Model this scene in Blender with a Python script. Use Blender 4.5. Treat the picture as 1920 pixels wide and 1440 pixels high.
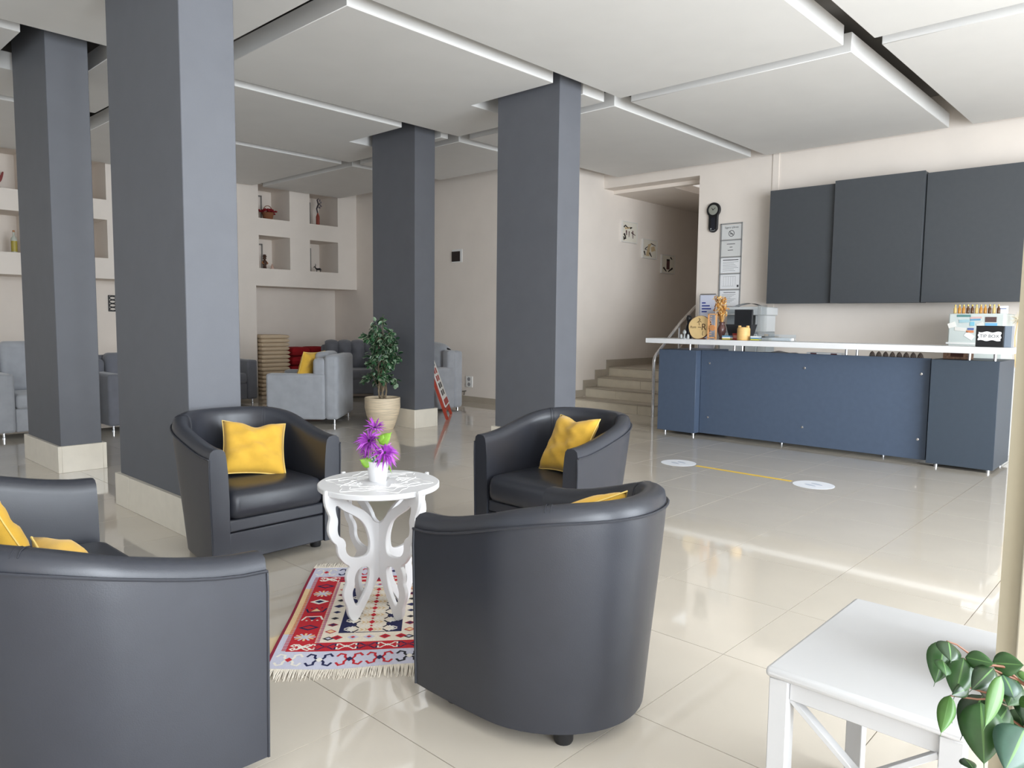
import bpy, bmesh, math, random
from mathutils import Vector, Matrix
random.seed(7)
PI = math.pi
SC = bpy.context.scene
COL = SC.collection
for o in list(bpy.data.objects):
    bpy.data.objects.remove(o)

# ------------------------------------------------------------------ camera, sky, daylight, exposure
CAM_H = 1.257
yaw, pitch, roll = .7513, -.0847, .0111
f = Vector((math.cos(yaw)*math.cos(pitch), math.sin(yaw)*math.cos(pitch), math.sin(pitch)))
r0 = Vector((math.sin(yaw), -math.cos(yaw), 0)); u0 = r0.cross(f)
r = r0*math.cos(roll) + u0*math.sin(roll); u = u0*math.cos(roll) - r0*math.sin(roll)
cd = bpy.data.cameras.new('camera'); cam = bpy.data.objects.new('camera', cd); COL.objects.link(cam)
cd.sensor_width = 36; cd.sensor_fit = 'HORIZONTAL'; cd.lens = 1389.73/1920*36; cd.clip_start = .05
M = Matrix((r, u, -f)).transposed().to_4x4(); M.translation = Vector((0, 0, CAM_H)); cam.matrix_world = M
SC.camera = cam

def visible(p, m=60):
    d = Vector(p) - Vector((0, 0, CAM_H)); z = d.dot(f)
    if z < .2: return None
    x = 960 + 1389.73*d.dot(r)/z; y = 720 - 1389.73*d.dot(u)/z
    return (x, y, z) if -m < x < 1920+m and -m < y < 1440+m else None

w = bpy.data.worlds.new('overcast_sky'); SC.world = w; w.use_nodes = True
bg = w.node_tree.nodes['Background']; bg.inputs[0].default_value = (.84, .92, 1, 1); bg.inputs[1].default_value = .9
SC.view_settings.view_transform = 'Standard'; SC.view_settings.look = 'None'
SC.view_settings.gamma = 1; SC.view_settings.use_curve_mapping = False
SC.view_settings.exposure = 0.36

def daylight(name, loc, rot, sx, sy, watts, color):
    l = bpy.data.lights.new(name, 'AREA'); l.shape = 'RECTANGLE'; l.size = sx; l.size_y = sy
    l.energy = watts; l.color = color
    o = bpy.data.objects.new(name, l); o.location = loc; o.rotation_euler = rot; COL.objects.link(o); return o
WIN_X = [(-2.7, .0), (.2, 2.9), (3.1, 5.8), (6.0, 8.7)]
DAY = (.87, .935, 1.0)
for i, (a, b) in enumerate(WIN_X):
    daylight('window_daylight', ((a+b)/2, -3.42, 1.65), (PI/2, 0, 0), b-a-.1, 3.0, (130, 340, 265, 18)[i], DAY)
ADDED_WIN_Y = [(.3, 3.0), (3.3, 6.0), (6.6, 9.6)]  # unseen left-wall windows, added to let more light into the rear

# ------------------------------------------------------------------ materials
def lin(c):
    return tuple((x/12.92 if x <= .04045 else ((x+.055)/1.055)**2.4) for x in c)
def hexc(h):
    return lin(tuple(int(h[i:i+2], 16)/255 for i in (0, 2, 4)))
MATS = {}
def mat(name, h, rough=.6, metal=0, var=.0, vscale=8, bump=0, bscale=200, spec=.5, coat=0, trans=0, sheen=0, emis=0, stretch=None):
    if name in MATS: return MATS[name]
    m = bpy.data.materials.new(name); m.use_nodes = True
    nt = m.node_tree; b = nt.nodes['Principled BSDF']; c = hexc(h)
    b.inputs['Base Color'].default_value = (*c, 1); b.inputs['Roughness'].default_value = rough
    b.inputs['Metallic'].default_value = metal; b.inputs['Specular IOR Level'].default_value = spec
    b.inputs['Coat Weight'].default_value = coat; b.inputs['Transmission Weight'].default_value = trans
    b.inputs['Sheen Weight'].default_value = sheen
    if emis:
        b.inputs['Emission Color'].default_value = (*c, 1); b.inputs['Emission Strength'].default_value = emis
    if var or bump:
        tc = nt.nodes.new('ShaderNodeTexCoord'); mp = nt.nodes.new('ShaderNodeMapping')
        nt.links.new(tc.outputs['Object'], mp.inputs[0])
        if stretch: mp.inputs['Scale'].default_value = stretch
    if var:
        n = nt.nodes.new('ShaderNodeTexNoise'); n.inputs['Scale'].default_value = vscale; n.inputs['Detail'].default_value = 5
        nt.links.new(mp.outputs[0], n.inputs['Vector'])
        rp = nt.nodes.new('ShaderNodeValToRGB')
        rp.color_ramp.elements[0].position = .3; rp.color_ramp.elements[1].position = .7
        rp.color_ramp.elements[0].color = (*[x*(1-var) for x in c], 1)
        rp.color_ramp.elements[1].color = (*[min(1, x*(1+var)) for x in c], 1)
        nt.links.new(n.outputs['Fac'], rp.inputs[0]); nt.links.new(rp.outputs[0], b.inputs['Base Color'])
    if bump:
        n = nt.nodes.new('ShaderNodeTexNoise'); n.inputs['Scale'].default_value = bscale; n.inputs['Detail'].default_value = 3
        nt.links.new(mp.outputs[0], n.inputs['Vector'])
        bp = nt.nodes.new('ShaderNodeBump'); bp.inputs['Strength'].default_value = bump; bp.inputs['Distance'].default_value = .002
        nt.links.new(n.outputs['Fac'], bp.inputs['Height']); nt.links.new(bp.outputs[0], b.inputs['Normal'])
    MATS[name] = m; return m
def glassmat(name, tint=(1, 1, 1), gloss=.12):
    m = bpy.data.materials.new(name); m.use_nodes = True; nt = m.node_tree
    nt.nodes.remove(nt.nodes['Principled BSDF'])
    t = nt.nodes.new('ShaderNodeBsdfTransparent'); t.inputs[0].default_value = (*tint, 1)
    g = nt.nodes.new('ShaderNodeBsdfGlossy'); g.inputs['Roughness'].default_value = .03
    x = nt.nodes.new('ShaderNodeMixShader'); x.inputs[0].default_value = gloss
    nt.links.new(t.outputs[0], x.inputs[1]); nt.links.new(g.outputs[0], x.inputs[2])
    nt.links.new(x.outputs[0], nt.nodes['Material Output'].inputs[0]); MATS[name] = m; return m

WALL = mat('wall_paint', 'eee4da', .85, var=.02, vscale=3, bump=.08, bscale=90)
CEIL = mat('ceiling_panel_paint', 'e0dedb', .9, var=.015, vscale=3)
SLAB = mat('slab_paint', '8e8a86', .9, var=.05, vscale=4)
COLM = mat('column_paint', '63656b', .6, var=.03, vscale=6, bump=.1, bscale=120)
PLIN = mat('plinth_tile', 'e6decf', .22, var=.03, vscale=10)
TILE = mat('floor_tile', 'cec5b7', .06, var=.03, vscale=2.2, spec=.8, coat=.4)
GROUT = mat('grout', '8c8070', .9)
SKIRT = mat('skirting_tile', 'b3a898', .35, var=.05, vscale=8)
STEPT = mat('step_tile', 'e2d8c4', .3, var=.05, vscale=8)
LEATH = mat('dark_leatherette', '2f3138', .35, var=.04, vscale=14, bump=.12, bscale=320)
LSEAM = mat('leatherette_piping', '2d2f36', .45)
BLACKP = mat('black_plastic', '17171a', .4)
YEL = mat('mustard_cotton', 'd6a83a', .9, var=.06, vscale=20, bump=.4, bscale=500, sheen=.2)
YEL2 = mat('mustard_seam', 'efd07a', .9)
DESK = mat('desk_laminate', '4b586c', .5, var=.04, vscale=20, bump=.05, bscale=300)
DESK2 = mat('cabinet_laminate', '494c50', .5, var=.03, vscale=20, bump=.05, bscale=300)
WHITE = mat('white_lacquer', 'e4e4e5', .32, var=.01)
WHITEM = mat('white_matt', 'f0efec', .6)
CHROME = mat('chrome', 'd8d8da', .15, metal=1)
STEEL = mat('brushed_steel', 'b8babd', .3, metal=1)
GREYF = mat('grey_velour', 'a2a4a9', .95, var=.08, vscale=9, bump=.3, bscale=250, sheen=.4)
GREYF2 = mat('dark_grey_velour', '6e6f76', .95, var=.08, vscale=9, bump=.3, bscale=250, sheen=.35)
BEIGE = mat('beige_cotton', 'd9c3a6', .95, var=.04, vscale=12, bump=.3, bscale=300)
REDF = mat('red_cotton', 'a3181f', .95, var=.08, vscale=10, bump=.3, bscale=300)
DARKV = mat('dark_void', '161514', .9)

# ------------------------------------------------------------------ mesh helpers
class MB:
    def __init__(s): s.v = []; s.f = []; s.m = []; s.mi = 0
    def add(s, vs, fs, T=None):
        k = len(s.v)
        s.v += [tuple(T @ Vector(p)) if T else tuple(p) for p in vs]
        s.f += [tuple(k+i for i in q) for q in fs]; s.m += [s.mi]*len(fs); return s
    def box(s, x0, x1, y0, y1, z0, z1, T=None):
        return s.add([(x0,y0,z0),(x1,y0,z0),(x1,y1,z0),(x0,y1,z0),(x0,y0,z1),(x1,y0,z1),(x1,y1,z1),(x0,y1,z1)],
            [(0,3,2,1),(4,5,6,7),(0,1,5,4),(1,2,6,5),(2,3,7,6),(3,0,4,7)], T)
    def prism(s, poly, z0, z1, T=None):
        n = len(poly)
        return s.add([(x,y,z0) for x,y in poly]+[(x,y,z1) for x,y in poly],
            [tuple(range(n-1,-1,-1)), tuple(range(n,2*n))]+[(i,(i+1)%n,n+(i+1)%n,n+i) for i in range(n)], T)
    def lathe(s, prof, n=24, T=None, cap=True):
        vs = []; fs = []
        for (rr, z) in prof:
            for i in range(n):
                a = 2*PI*i/n; vs.append((rr*math.cos(a), rr*math.sin(a), z))
        for j in range(len(prof)-1):
            for i in range(n):
                fs.append((j*n+i, j*n+(i+1)%n, (j+1)*n+(i+1)%n, (j+1)*n+i))
        if cap:
            fs.append(tuple(range(n-1,-1,-1))); k = (len(prof)-1)*n; fs.append(tuple(range(k, k+n)))
        return s.add(vs, fs, T)
    def tube(s, pts, rad, n=8, closed=False, T=None):
        P = [Vector(p) for p in pts]; vs = []; fs = []; L = len(P)
        rads = rad if isinstance(rad, (list, tuple)) else [rad]*L
        prev = None
        for i in range(L):
            if closed: t = (P[(i+1)%L]-P[i-1]).normalized()
            else: t = (P[min(i+1,L-1)]-P[max(i-1,0)]).normalized()
            if prev is None:
                a = Vector((0,0,1)) if abs(t.z) < .9 else Vector((1,0,0)); nx = t.cross(a).normalized()
            else:
                nx = prev - t*prev.dot(t); nx = nx.normalized() if nx.length > 1e-6 else t.orthogonal().normalized()
            prev = nx; ny = t.cross(nx)
            for k in range(n):
                a = 2*PI*k/n; vs.append(P[i]+nx*math.cos(a)*rads[i]+ny*math.sin(a)*rads[i])
        for i in range(L if closed else L-1):
            for k in range(n):
                fs.append((i*n+k, i*n+(k+1)%n, ((i+1)%L)*n+(k+1)%n, ((i+1)%L)*n+k))
        if not closed:
            fs.append(tuple(range(n-1,-1,-1))); fs.append(tuple(range((L-1)*n, L*n)))
        return s.add(vs, fs, T)
    def bar(s, a, b, wd, th, up=(0,0,1), T=None):
        a = Vector(a); b = Vector(b); t = (b-a).normalized(); up = Vector(up)
        x = t.cross(up).normalized(); y = x.cross(t)
        vs = [p + x*sx*wd/2 + y*sy*th/2 for p in (a, b) for sx, sy in ((-1,-1),(1,-1),(1,1),(-1,1))]
        return s.add(vs, [(3,2,1,0),(4,5,6,7),(0,1,5,4),(1,2,6,5),(2,3,7,6),(3,0,4,7)], T)
    def grid(s, F, nu, nv, T=None, wrap=False):
        vs = [F(i/nu, j/nv) for j in range(nv+1) for i in range(nu+1)]
        fs = [(j*(nu+1)+i, j*(nu+1)+i+1, (j+1)*(nu+1)+i+1, (j+1)*(nu+1)+i) for j in range(nv) for i in range(nu)]
        return s.add(vs, fs, T)
    def build(s, name, m, parent=None, smooth=False, bevel=0, seg=2, sub=0, weld=False, angle=40):
        me = bpy.data.meshes.new(name); me.from_pydata(s.v, [], s.f)
        ms = m if isinstance(m, (list, tuple)) else [m]
        for x in ms: me.materials.append(x)
        if len(ms) > 1: me.polygons.foreach_set('material_index', s.m)
        me.validate(); me.update()
        bm = bmesh.new(); bm.from_mesh(me)
        if weld: bmesh.ops.remove_doubles(bm, verts=bm.verts, dist=1e-5)
        bmesh.ops.recalc_face_normals(bm, faces=bm.faces); bm.to_mesh(me); bm.free()
        if smooth:
            me.polygons.foreach_set('use_smooth', [True]*len(me.polygons)); me.set_sharp_from_angle(angle=math.radians(angle))
        o = bpy.data.objects.new(name, me); COL.objects.link(o)
        if parent is not None: o.parent = parent
        if bevel:
            b = o.modifiers.new('bevel', 'BEVEL'); b.width = bevel; b.segments = seg; b.limit_method = 'ANGLE'; b.angle_limit = math.radians(35)
            b.harden_normals = False
            me.polygons.foreach_set('use_smooth', [True]*len(me.polygons)); me.set_sharp_from_angle(angle=math.radians(50))
        if sub:
            q = o.modifiers.new('sub', 'SUBSURF'); q.levels = sub; q.render_levels = sub
        return o
def tag(o, label, cat, group=None, kind=None):
    if label: o['label'] = label
    if cat: o['category'] = cat
    if group: o['group'] = group
    if kind: o['kind'] = kind
    return o
def thing(name, label, cat, loc=(0,0,0), rz=0, group=None):
    o = bpy.data.objects.new(name, None); o.empty_display_size = .1; COL.objects.link(o)
    o.location = loc; o.rotation_euler = (0, 0, rz); return tag(o, label, cat, group)
def struct(o, label=None):
    o['kind'] = 'structure'
    if label: o['label'] = label
    return o
def box(name, m, x0, x1, y0, y1, z0, z1, parent=None, bevel=0, **k):
    return MB().box(x0, x1, y0, y1, z0, z1).build(name, m, parent, bevel=bevel, **k)
def dup(root, label=None, loc=None, rz=None, group=None):
    c = root.copy(); COL.objects.link(c)
    if label: c['label'] = label
    if group: c['group'] = group
    if loc is not None: c.location = loc
    if rz is not None: c.rotation_euler = (0, 0, rz)
    for ch in list(root.children):
        d = ch.copy(); COL.objects.link(d); d.parent = c
        for g in list(ch.children):
            e = g.copy(); COL.objects.link(e); e.parent = d
    return c
def TR(loc=(0,0,0), rx=0, ry=0, rz=0):
    return Matrix.Translation(loc) @ Matrix.Rotation(rz,4,'Z') @ Matrix.Rotation(ry,4,'Y') @ Matrix.Rotation(rx,4,'X')
def text(name, body, size, m, T, parent=None, align='CENTER', depth=.0008):
    c = bpy.data.curves.new(name, 'FONT'); c.body = body; c.size = size; c.align_x = align; c.align_y = 'CENTER'; c.extrude = depth
    t = bpy.data.objects.new(name, c); COL.objects.link(t)
    dg = bpy.context.evaluated_depsgraph_get(); me = bpy.data.meshes.new_from_object(t.evaluated_get(dg))
    bpy.data.objects.remove(t); me.transform(T); me.materials.clear(); me.materials.append(m)
    o = bpy.data.objects.new(name, me); COL.objects.link(o)
    if parent is not None: o.parent = parent
    return o
def cutout(name, outer, holes, th, m, T, parent, bev=.003):
    c = bpy.data.curves.new(name, 'CURVE'); c.dimensions = '2D'; c.fill_mode = 'BOTH'; c.extrude = th/2-bev; c.bevel_depth = bev; c.bevel_resolution = 1
    for poly in [outer]+holes:
        s = c.splines.new('POLY'); s.points.add(len(poly)-1); s.use_cyclic_u = True
        for i, p in enumerate(poly): s.points[i].co = (p[0], p[1], 0, 1)
    t = bpy.data.objects.new(name, c); COL.objects.link(t)
    dg = bpy.context.evaluated_depsgraph_get(); me = bpy.data.meshes.new_from_object(t.evaluated_get(dg))
    bpy.data.objects.remove(t); me.transform(T); me.materials.clear(); me.materials.append(m)
    me.polygons.foreach_set('use_smooth', [True]*len(me.polygons)); me.set_sharp_from_angle(angle=math.radians(35))
    o = bpy.data.objects.new(name, me); COL.objects.link(o); o.parent = parent; return o
def smooth_poly(pts, it=2):
    for _ in range(it):
        q = []
        for i in range(len(pts)):
            a = pts[i]; b = pts[(i+1)%len(pts)]
            q += [(a[0]*.75+b[0]*.25, a[1]*.75+b[1]*.25), (a[0]*.25+b[0]*.75, a[1]*.25+b[1]*.75)]
        pts = q
    return pts
def sstep(x): x = max(0, min(1, x)); return x*x*(3-2*x)

# ------------------------------------------------------------------ the room
YB, XF, XR, YS = 11.3, 7.95, 9.2, 6.75      # niche wall, far wall, reception wall, stair wall
floor = struct(box('floor', GROUT, -3.3, 12.6, -3.6, 12.2, -.2, -.004), 'pale cream polished tiled floor')
tl_bm = MB().box(-.2985, .2985, -.2985, .2985, -.012, 0)
proto = tl_bm.build('tile', TILE, floor)
cells = []; rest = MB()
for i in range(-5, 21):
    for j in range(-6, 20):
        cx = .153 + .6*i + .3; cy = .067 + .6*j + .3
        if cx > 12.4 or cy > 12 or cx < -2.8 or cy < -3.2: continue
        vis = [visible((cx+a, cy+b, 0), 20) for a in (-.29, 0, .29) for b in (-.29, 0, .29)]
        vis = [q for q in vis if q]
        hidden = cx > XF+.3 and cy > YS
        cells.append((min(q[2] for q in vis) if vis and not hidden else 1e6+cx, cx, cy))
cells.sort()
first = True
for d, cx, cy in cells:
    if d < 1e6 and cells.index((d, cx, cy)) < 295:
        t = proto if first else proto.copy()
        if not first: COL.objects.link(t); t.parent = floor
        first = False; t.location = (cx, cy, 0)
    else:
        rest.box(cx-.2985, cx+.2985, cy-.2985, cy+.2985, -.012, 0)
tag(rest.build('tile_field', TILE, floor), None, None, kind='stuff')

ceiling = struct(box('ceiling', SLAB, -3.3, 9.4, -3.6, 12.2, 3.75, 3.95), 'concrete ceiling hung with white square panels')
PX = [(-3.1, -.28), (-.1, 2.80), (3.01, 5.93), (6.10, 9.07)]
PY = [(-2.25, -.25), (-.05, 1.93), (2.15, 4.18), (4.37, 6.42), (6.60, 8.58), (8.76, 11.22)]
ZP = 3.36
def panel(x0, x1, y0, y1, notch=None):
    p = [(x0,y0),(x1,y0),(x1,y1),(x0,y1)]
    if notch:
        a, b, c = notch; p = [(x0,y0),(a,y0),(a,c),(b,c),(b,y0),(x1,y0),(x1,y1),(x0,y1)]
    return MB().prism(p, ZP, ZP+.15).build('ceiling_panel', CEIL, ceiling, bevel=.004, seg=1)
for i, (x0, x1) in enumerate(PX):
    for j, (y0, y1) in enumerate(PY):
        n = None; X1 = x1
        if i == 1 and j == 3: n = (1.66, 2.3, 5.45)
        if i == 1 and j == 4: n = (1.66, 2.3, 7.66)
        if i == 2 and j == 3: n = (5.17, 5.60, 5.42)
        if i == 2 and j == 4: n = (5.25, 5.82, 7.60)
        if i == 3 and j >= 4: X1 = 7.55
        panel(x0, X1, y0, y1, n)

WH = 3.75
struct(box('wall_far', WALL, XF, XF+.2, YS, 12.2, 0, WH))
struct(box('wall_stair', WALL, XF+.2, 12.6, YS, YS+.2, 0, WH))
wr = MB().box(XR, XR+.2, -3.5, 5.155, 0, WH).box(XR+.2, 12.6, 4.955, 5.155, 0, WH)
struct(wr.build('wall_right', WALL), 'off-white wall behind the reception desk')
struct(box('wall_stairwell', WALL, 12.4, 12.6, 5.155, YS, 0, WH))
struct(box('trim_1', WALL, XR, XR+.25, 5.155, YS, 3.25, WH), 'white beam above the stair opening')
ce = MB().box(XR+.25, 9.55, 5.155, YS, 3.2, 3.3).box(9.55, 12.4, 5.75, YS, 3.2, 3.3).box(10.3, 12.4, 5.155, 5.75, 3.2, 3.3).box(9.45, 10.4, 5.155, 5.85, 3.74, 3.8)
struct(ce.build('ceiling', WALL), 'lower ceiling of the stairwell')
struct(box('trim_2', WALL, 9.187, XR, 4.05, 4.13, 1.3, WH), 'white cable duct running up the reception wall')
# niche wall: thick block with square niches above an open recess
nx = [(2.29, 2.85), (3.23, 3.79), (6.06, 6.62), (7.0, 7.56)]
nz = [(2.07, 2.60), (2.875, 3.41)]
def niche_wall():
    m = MB(); y0, y1 = YB, YB+.7
    for (x0, x1) in ((-3.2, 1.9), (4.18, 6.0)):
        m.box(x0, x1, y0, y1, 0, WH)
    for (x0, x1) in ((1.9, 4.18), (6.0, XF)):
        xs = [x0] + [q for n in nx for q in n if x0 < n[0] < x1] + [x1]
        for k in range(0, len(xs)-1):
            if k % 2 == 0: m.box(xs[k], xs[k+1], y0, y1, 1.785, WH)
            else:
                zs = [1.785, nz[0][0], nz[0][1], nz[1][0], nz[1][1], WH]
                for q in (0, 2, 4): m.box(xs[k], xs[k+1], y0, y1, zs[q], zs[q+1])
                for q in (1, 3): m.box(xs[k], xs[k+1], y1-.1, y1, zs[q], zs[q+1])
    m.box(-3.2, XF, y1, y1+.2, 0, WH)
    return m.build('wall_back', WALL)
struct(niche_wall(), 'off-white back wall with square display niches above low recesses')
# thin dark strips stand in for the corner shadow on the niche backs
for (a, b) in nx[2:]:
    for (c, d) in nz:
        MB().box(a, b-.19, YB+.59, YB+.602, d-.10, d-.075).box(b-.20, b-.175, YB+.59, YB+.602, c, d-.075).build('niche_shadow_strip', SLAB, bpy.data.objects['wall_back'])
# window walls behind the camera
def window_wall(name, wins, axis, pos, lo, hi):
    m = MB(); xs = [lo]
    for a, b in wins: xs += [a, b]
    xs.append(hi)
    def bx(a, b, z0, z1):
        if axis == 'x': m.box(a, b, pos-.2, pos, z0, z1)
        else: m.box(pos-.2, pos, a, b, z0, z1)
    for k in range(0, len(xs)-1):
        if k % 2 == 0: bx(xs[k], xs[k+1], 0, WH)
        else: bx(xs[k], xs[k+1], 0, .1); bx(xs[k], xs[k+1], 3.2, WH)
    return struct(m.build(name, WALL))
window_wall('wall_front', WIN_X, 'x', -3.3, -3.2, 9.4)
window_wall('wall_left', ADDED_WIN_Y, 'y', -3.0, -3.3, 12.2)
GLASS = glassmat('window_glass', (.97, .99, 1), .06)
wn = 0
for axis, wins in (('x', WIN_X), ('y', ADDED_WIN_Y)):
    for a, b in wins:
        wn += 1; m = MB(); g = MB()
        for q in (a, (a+b)/2-.025, b-.05):
            (m.box(q, q+.05, -3.6, -3.53, .1, 3.2) if axis == 'x' else m.box(-3.3, -3.23, q, q+.05, .1, 3.2))
        for z in (.1, 3.15):
            (m.box(a, b, -3.6, -3.53, z, z+.05) if axis == 'x' else m.box(-3.3, -3.23, a, b, z, z+.05))
        (g.box(a+.05, b-.05, -3.57, -3.56, .15, 3.15) if axis == 'x' else g.box(-3.27, -3.26, a+.05, b-.05, .15, 3.15))
        o = struct(m.build('window_%d' % wn, WHITEM)); g.build('pane', GLASS, o)  # those in the left wall are invented openings for extra sky light
# pier beside the camera on the right
pier = struct(box('wall_pier', mat('pier_cream_paint', 'b0a791', .7, var=.02, vscale=3), 1.72, 2.02, -.12, .268, 0, WH), 'cream wall end at the right edge of the view')
struct(box('trim_3', mat('door_frame_cream', 'c4bca8', .6), 1.700, 1.72, -.11, .232, 0, WH, bevel=.003), 'cream door frame strip on the wall end at the far right')
# baseboards
struct(box('baseboard_far', SKIRT, XF-.012, XF, YS, YB+.7, 0, .085))
struct(MB().box(4.18, 6.0, YB-.012, YB, 0, .13).box(-3, 1.9, YB-.012, YB, 0, .13).box(1.9, XF-.012, YB+.688, YB+.7, 0, .085).build('baseboard_back', SKIRT))

# columns
def column(x0, x1, y0, y1, label):
    t = thing('column', label, 'column', ((x0+x1)/2, (y0+y1)/2, 0), 0, 'grey rectangular columns')
    a, b = (x1-x0)/2, (y1-y0)/2
    box('shaft', COLM, -a, a, -b, b, .0, WH, t, bevel=.004, seg=1)
    h = .215; q = .028
    for s in (-1, 1):
        L = 2*b + 2*q
        cut = -b-q + (.9 if L > 1.0 else L*.5)
        X0, X1 = sorted((s*a, s*(a+q)))
        box('plinth_tile', PLIN, X0, X1, -b-q, cut-.0015 if s < 0 and L > 1.0 else b+q, 0, h, t, bevel=.002, seg=1)
        if s < 0 and L > 1.0: box('plinth_tile', PLIN, X0, X1, cut+.0015, b+q, 0, h, t, bevel=.002, seg=1)
        Y0, Y1 = sorted((s*b, s*(b+q)))
        box('plinth_tile', PLIN, -a, a, Y0, Y1, 0, h, t, bevel=.002, seg=1)
    return t
column(1.80, 2.115, 4.19, 5.27, 'tallest-looking grey column, directly behind the upper left tub chair')
column(1.83, 2.134, 6.66, 7.56, 'grey column at the far left, behind the nearest column')
column(5.25, 5.56, 4.36, 5.13, 'grey column in the middle, behind the tub chair nearest the stairs')
column(5.49, 5.79, 6.67, 7.47, 'grey column beside the potted ficus')

# stairs
st = thing('staircase', 'beige tiled steps rising beside the left end of the reception desk', 'stairs', (0, 0, 0))
ys0 = 5.345
for k in range(4):
    X = 8.54 + .29*k; z0 = .143*k; z1 = .143*(k+1)
    xe = X+.29 if k < 3 else 12.3
    split = ys0 + (.28, .85, .62, .38)[k]
    box('riser_tile', STEPT, X, X+.02, ys0, split-.0015, z0, z1-.02, st, bevel=.001, seg=1)
    box('riser_tile', STEPT, X, X+.02, split+.0015, YS-.004, z0, z1-.02, st, bevel=.001, seg=1)
    box('tread_tile', SKIRT, X-.012, xe+.02, ys0, YS-.004, z1-.02, z1, st, bevel=.002, seg=1)
    box('step_core', STEPT, X+.02, xe, ys0+.01, YS-.004, 0, z1-.02, st)
    xs = X - .06
    box('skirting_tile', SKIRT, xs, (X+.29-.06 if k < 3 else 12.3), YS-.016, YS-.004, z0+.01, z1+.105, st, bevel=.001, seg=1)

hr = thing('stair_handrail', 'chrome handrail rising over the steps behind the reception desk', 'handrail', (8.43, 5.31, 0))
path = [(0, 0, 0)] + [(0, 0, z) for z in (.3, .6, .74)] + [(.02, 0, .80), (.06, 0, .84), (.20, 0, .94), (.66, 0, 1.27), (1.05, 0, 1.50), (1.6, 0, 1.83)]
MB().tube(path, .022, 10).build('rail', CHROME, hr, smooth=True)
for dx, z0, z1 in ((.62, .43, 1.23), (1.1, .58, 1.52)):
    MB().tube([(dx, .0, 0), (dx, 0, z1)], .014, 8).build('post', CHROME, hr, smooth=True)
MB().tube([(.20, 0, .60), (.66, 0, .93), (1.6, 0, 1.49)], .012, 8).build('lower_rail', CHROME, hr, smooth=True)

# ------------------------------------------------------------------ reception desk
dk = thing('reception_desk', 'long blue-grey reception desk with a raised white counter top', 'reception desk', (7.35, 2.9, 0))
def dl(x0, x1, y0, y1, z0, z1): return (x0-7.35, x1-7.35, y0-2.9, y1-2.9, z0, z1)
box('side_panel', DESK, *dl(7.35, 8.1, 4.09, 4.565, .035, .957), dk, bevel=.003, seg=1)
box('front_panel', DESK, *dl(7.45, 7.49, 1.80, 4.085, .035, .962), dk, bevel=.002, seg=1)
box('side_panel', mat('desk_end_laminate', '3a4450', .5, var=.03, vscale=20), *dl(7.35, 8.0, 1.255, 1.772, .03, .962), dk, bevel=.003, seg=1)
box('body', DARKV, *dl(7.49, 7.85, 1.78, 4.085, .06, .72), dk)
box('worktop', mat('worktop_brown', '4a423c', .6), *dl(7.49, 8.15, 1.78, 4.085, .72, .75), dk, bevel=.002, seg=1)
box('counter_top', WHITE, *dl(7.19, 7.60, 1.165, 4.65, 1.028, 1.083), dk, bevel=.004)
for (y, x) in ((4.20, 7.40), (3.73, 7.52), (3.64, 7.52), (2.56, 7.52), (2.46, 7.52), (1.49, 7.40), (1.30, 7.40)):
    MB().lathe([(.013, .72 if x > 7.5 else .957), (.013, 1.028)], 10, TR((x-7.35, y-2.9, 0))).build('standoff', CHROME, dk, smooth=True)
for y in (3.98, 2.93, 1.87):
    for z in (.22, .82):
        MB().lathe([(0.0, .0), (.013, .0), (.012, .006), (.004, .009)], 12, TR((.1, y-2.9, z), ry=-PI/2)).build('screw', CHROME, dk, smooth=True)
for x, y in ((7.42, 4.50), (7.42, 4.14), (7.40, 1.70), (7.40, 1.30), (7.9, 1.30), (7.9, 4.5)):
    MB().lathe([(.018, 0), (.018, .036)], 10, TR((x-7.35, y-2.9, 0))).build('foot', STEEL, dk, smooth=True)
for y in (3.2, 2.2):
    MB().lathe([(.02, 0), (.02, .061)], 10, TR((7.6-7.35, y-2.9, 0))).build('foot', STEEL, dk, smooth=True)

# back counter below the wall cabinets
bc = thing('back_counter', 'low white counter along the wall behind the reception desk', 'counter', (8.85, 2.6, 0))
box('body', WHITEM, -.28, .33, -1.8, 1.95, 0, .82, bc); box('worktop', WHITE, -.32, .34, -1.85, 1.97, .82, .86, bc, bevel=.003)

# wall cabinets
def wall_cab(y0, y1, xf, label, z0=1.508, z1=2.885):
    t = thing('wall_cabinet', label, 'cabinet', (9.19, (y0+y1)/2, z0), 0, 'dark cabinets on the reception wall')
    h = (y1-y0)/2
    box('body', DESK2, xf-9.19+.02, 0, -h+.004, h-.004, .004, z1-z0-.004, t)
    box('door', DESK2, xf-9.19, xf-9.19+.019, -h, h, 0, z1-z0, t, bevel=.002, seg=1)
    return t
c1 = wall_cab(3.24, 4.03, 8.93, 'dark grey wall cabinet panel at the left, nearest the notice frame')
c2 = wall_cab(2.298, 3.235, 8.875, 'dark grey wall cabinet panel in the middle, standing proud of its neighbours', 1.505, 2.905)
c3 = wall_cab(1.10, 2.292, 8.93, 'dark grey wall cabinet panel at the right, above the small fridge')
MB().tube([(0, .395, .85), (-.02, .41, .85), (-.02, .41, .80), (0, .395, .80)], .005, 6).build('hook', BLACKP, c1)

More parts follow.
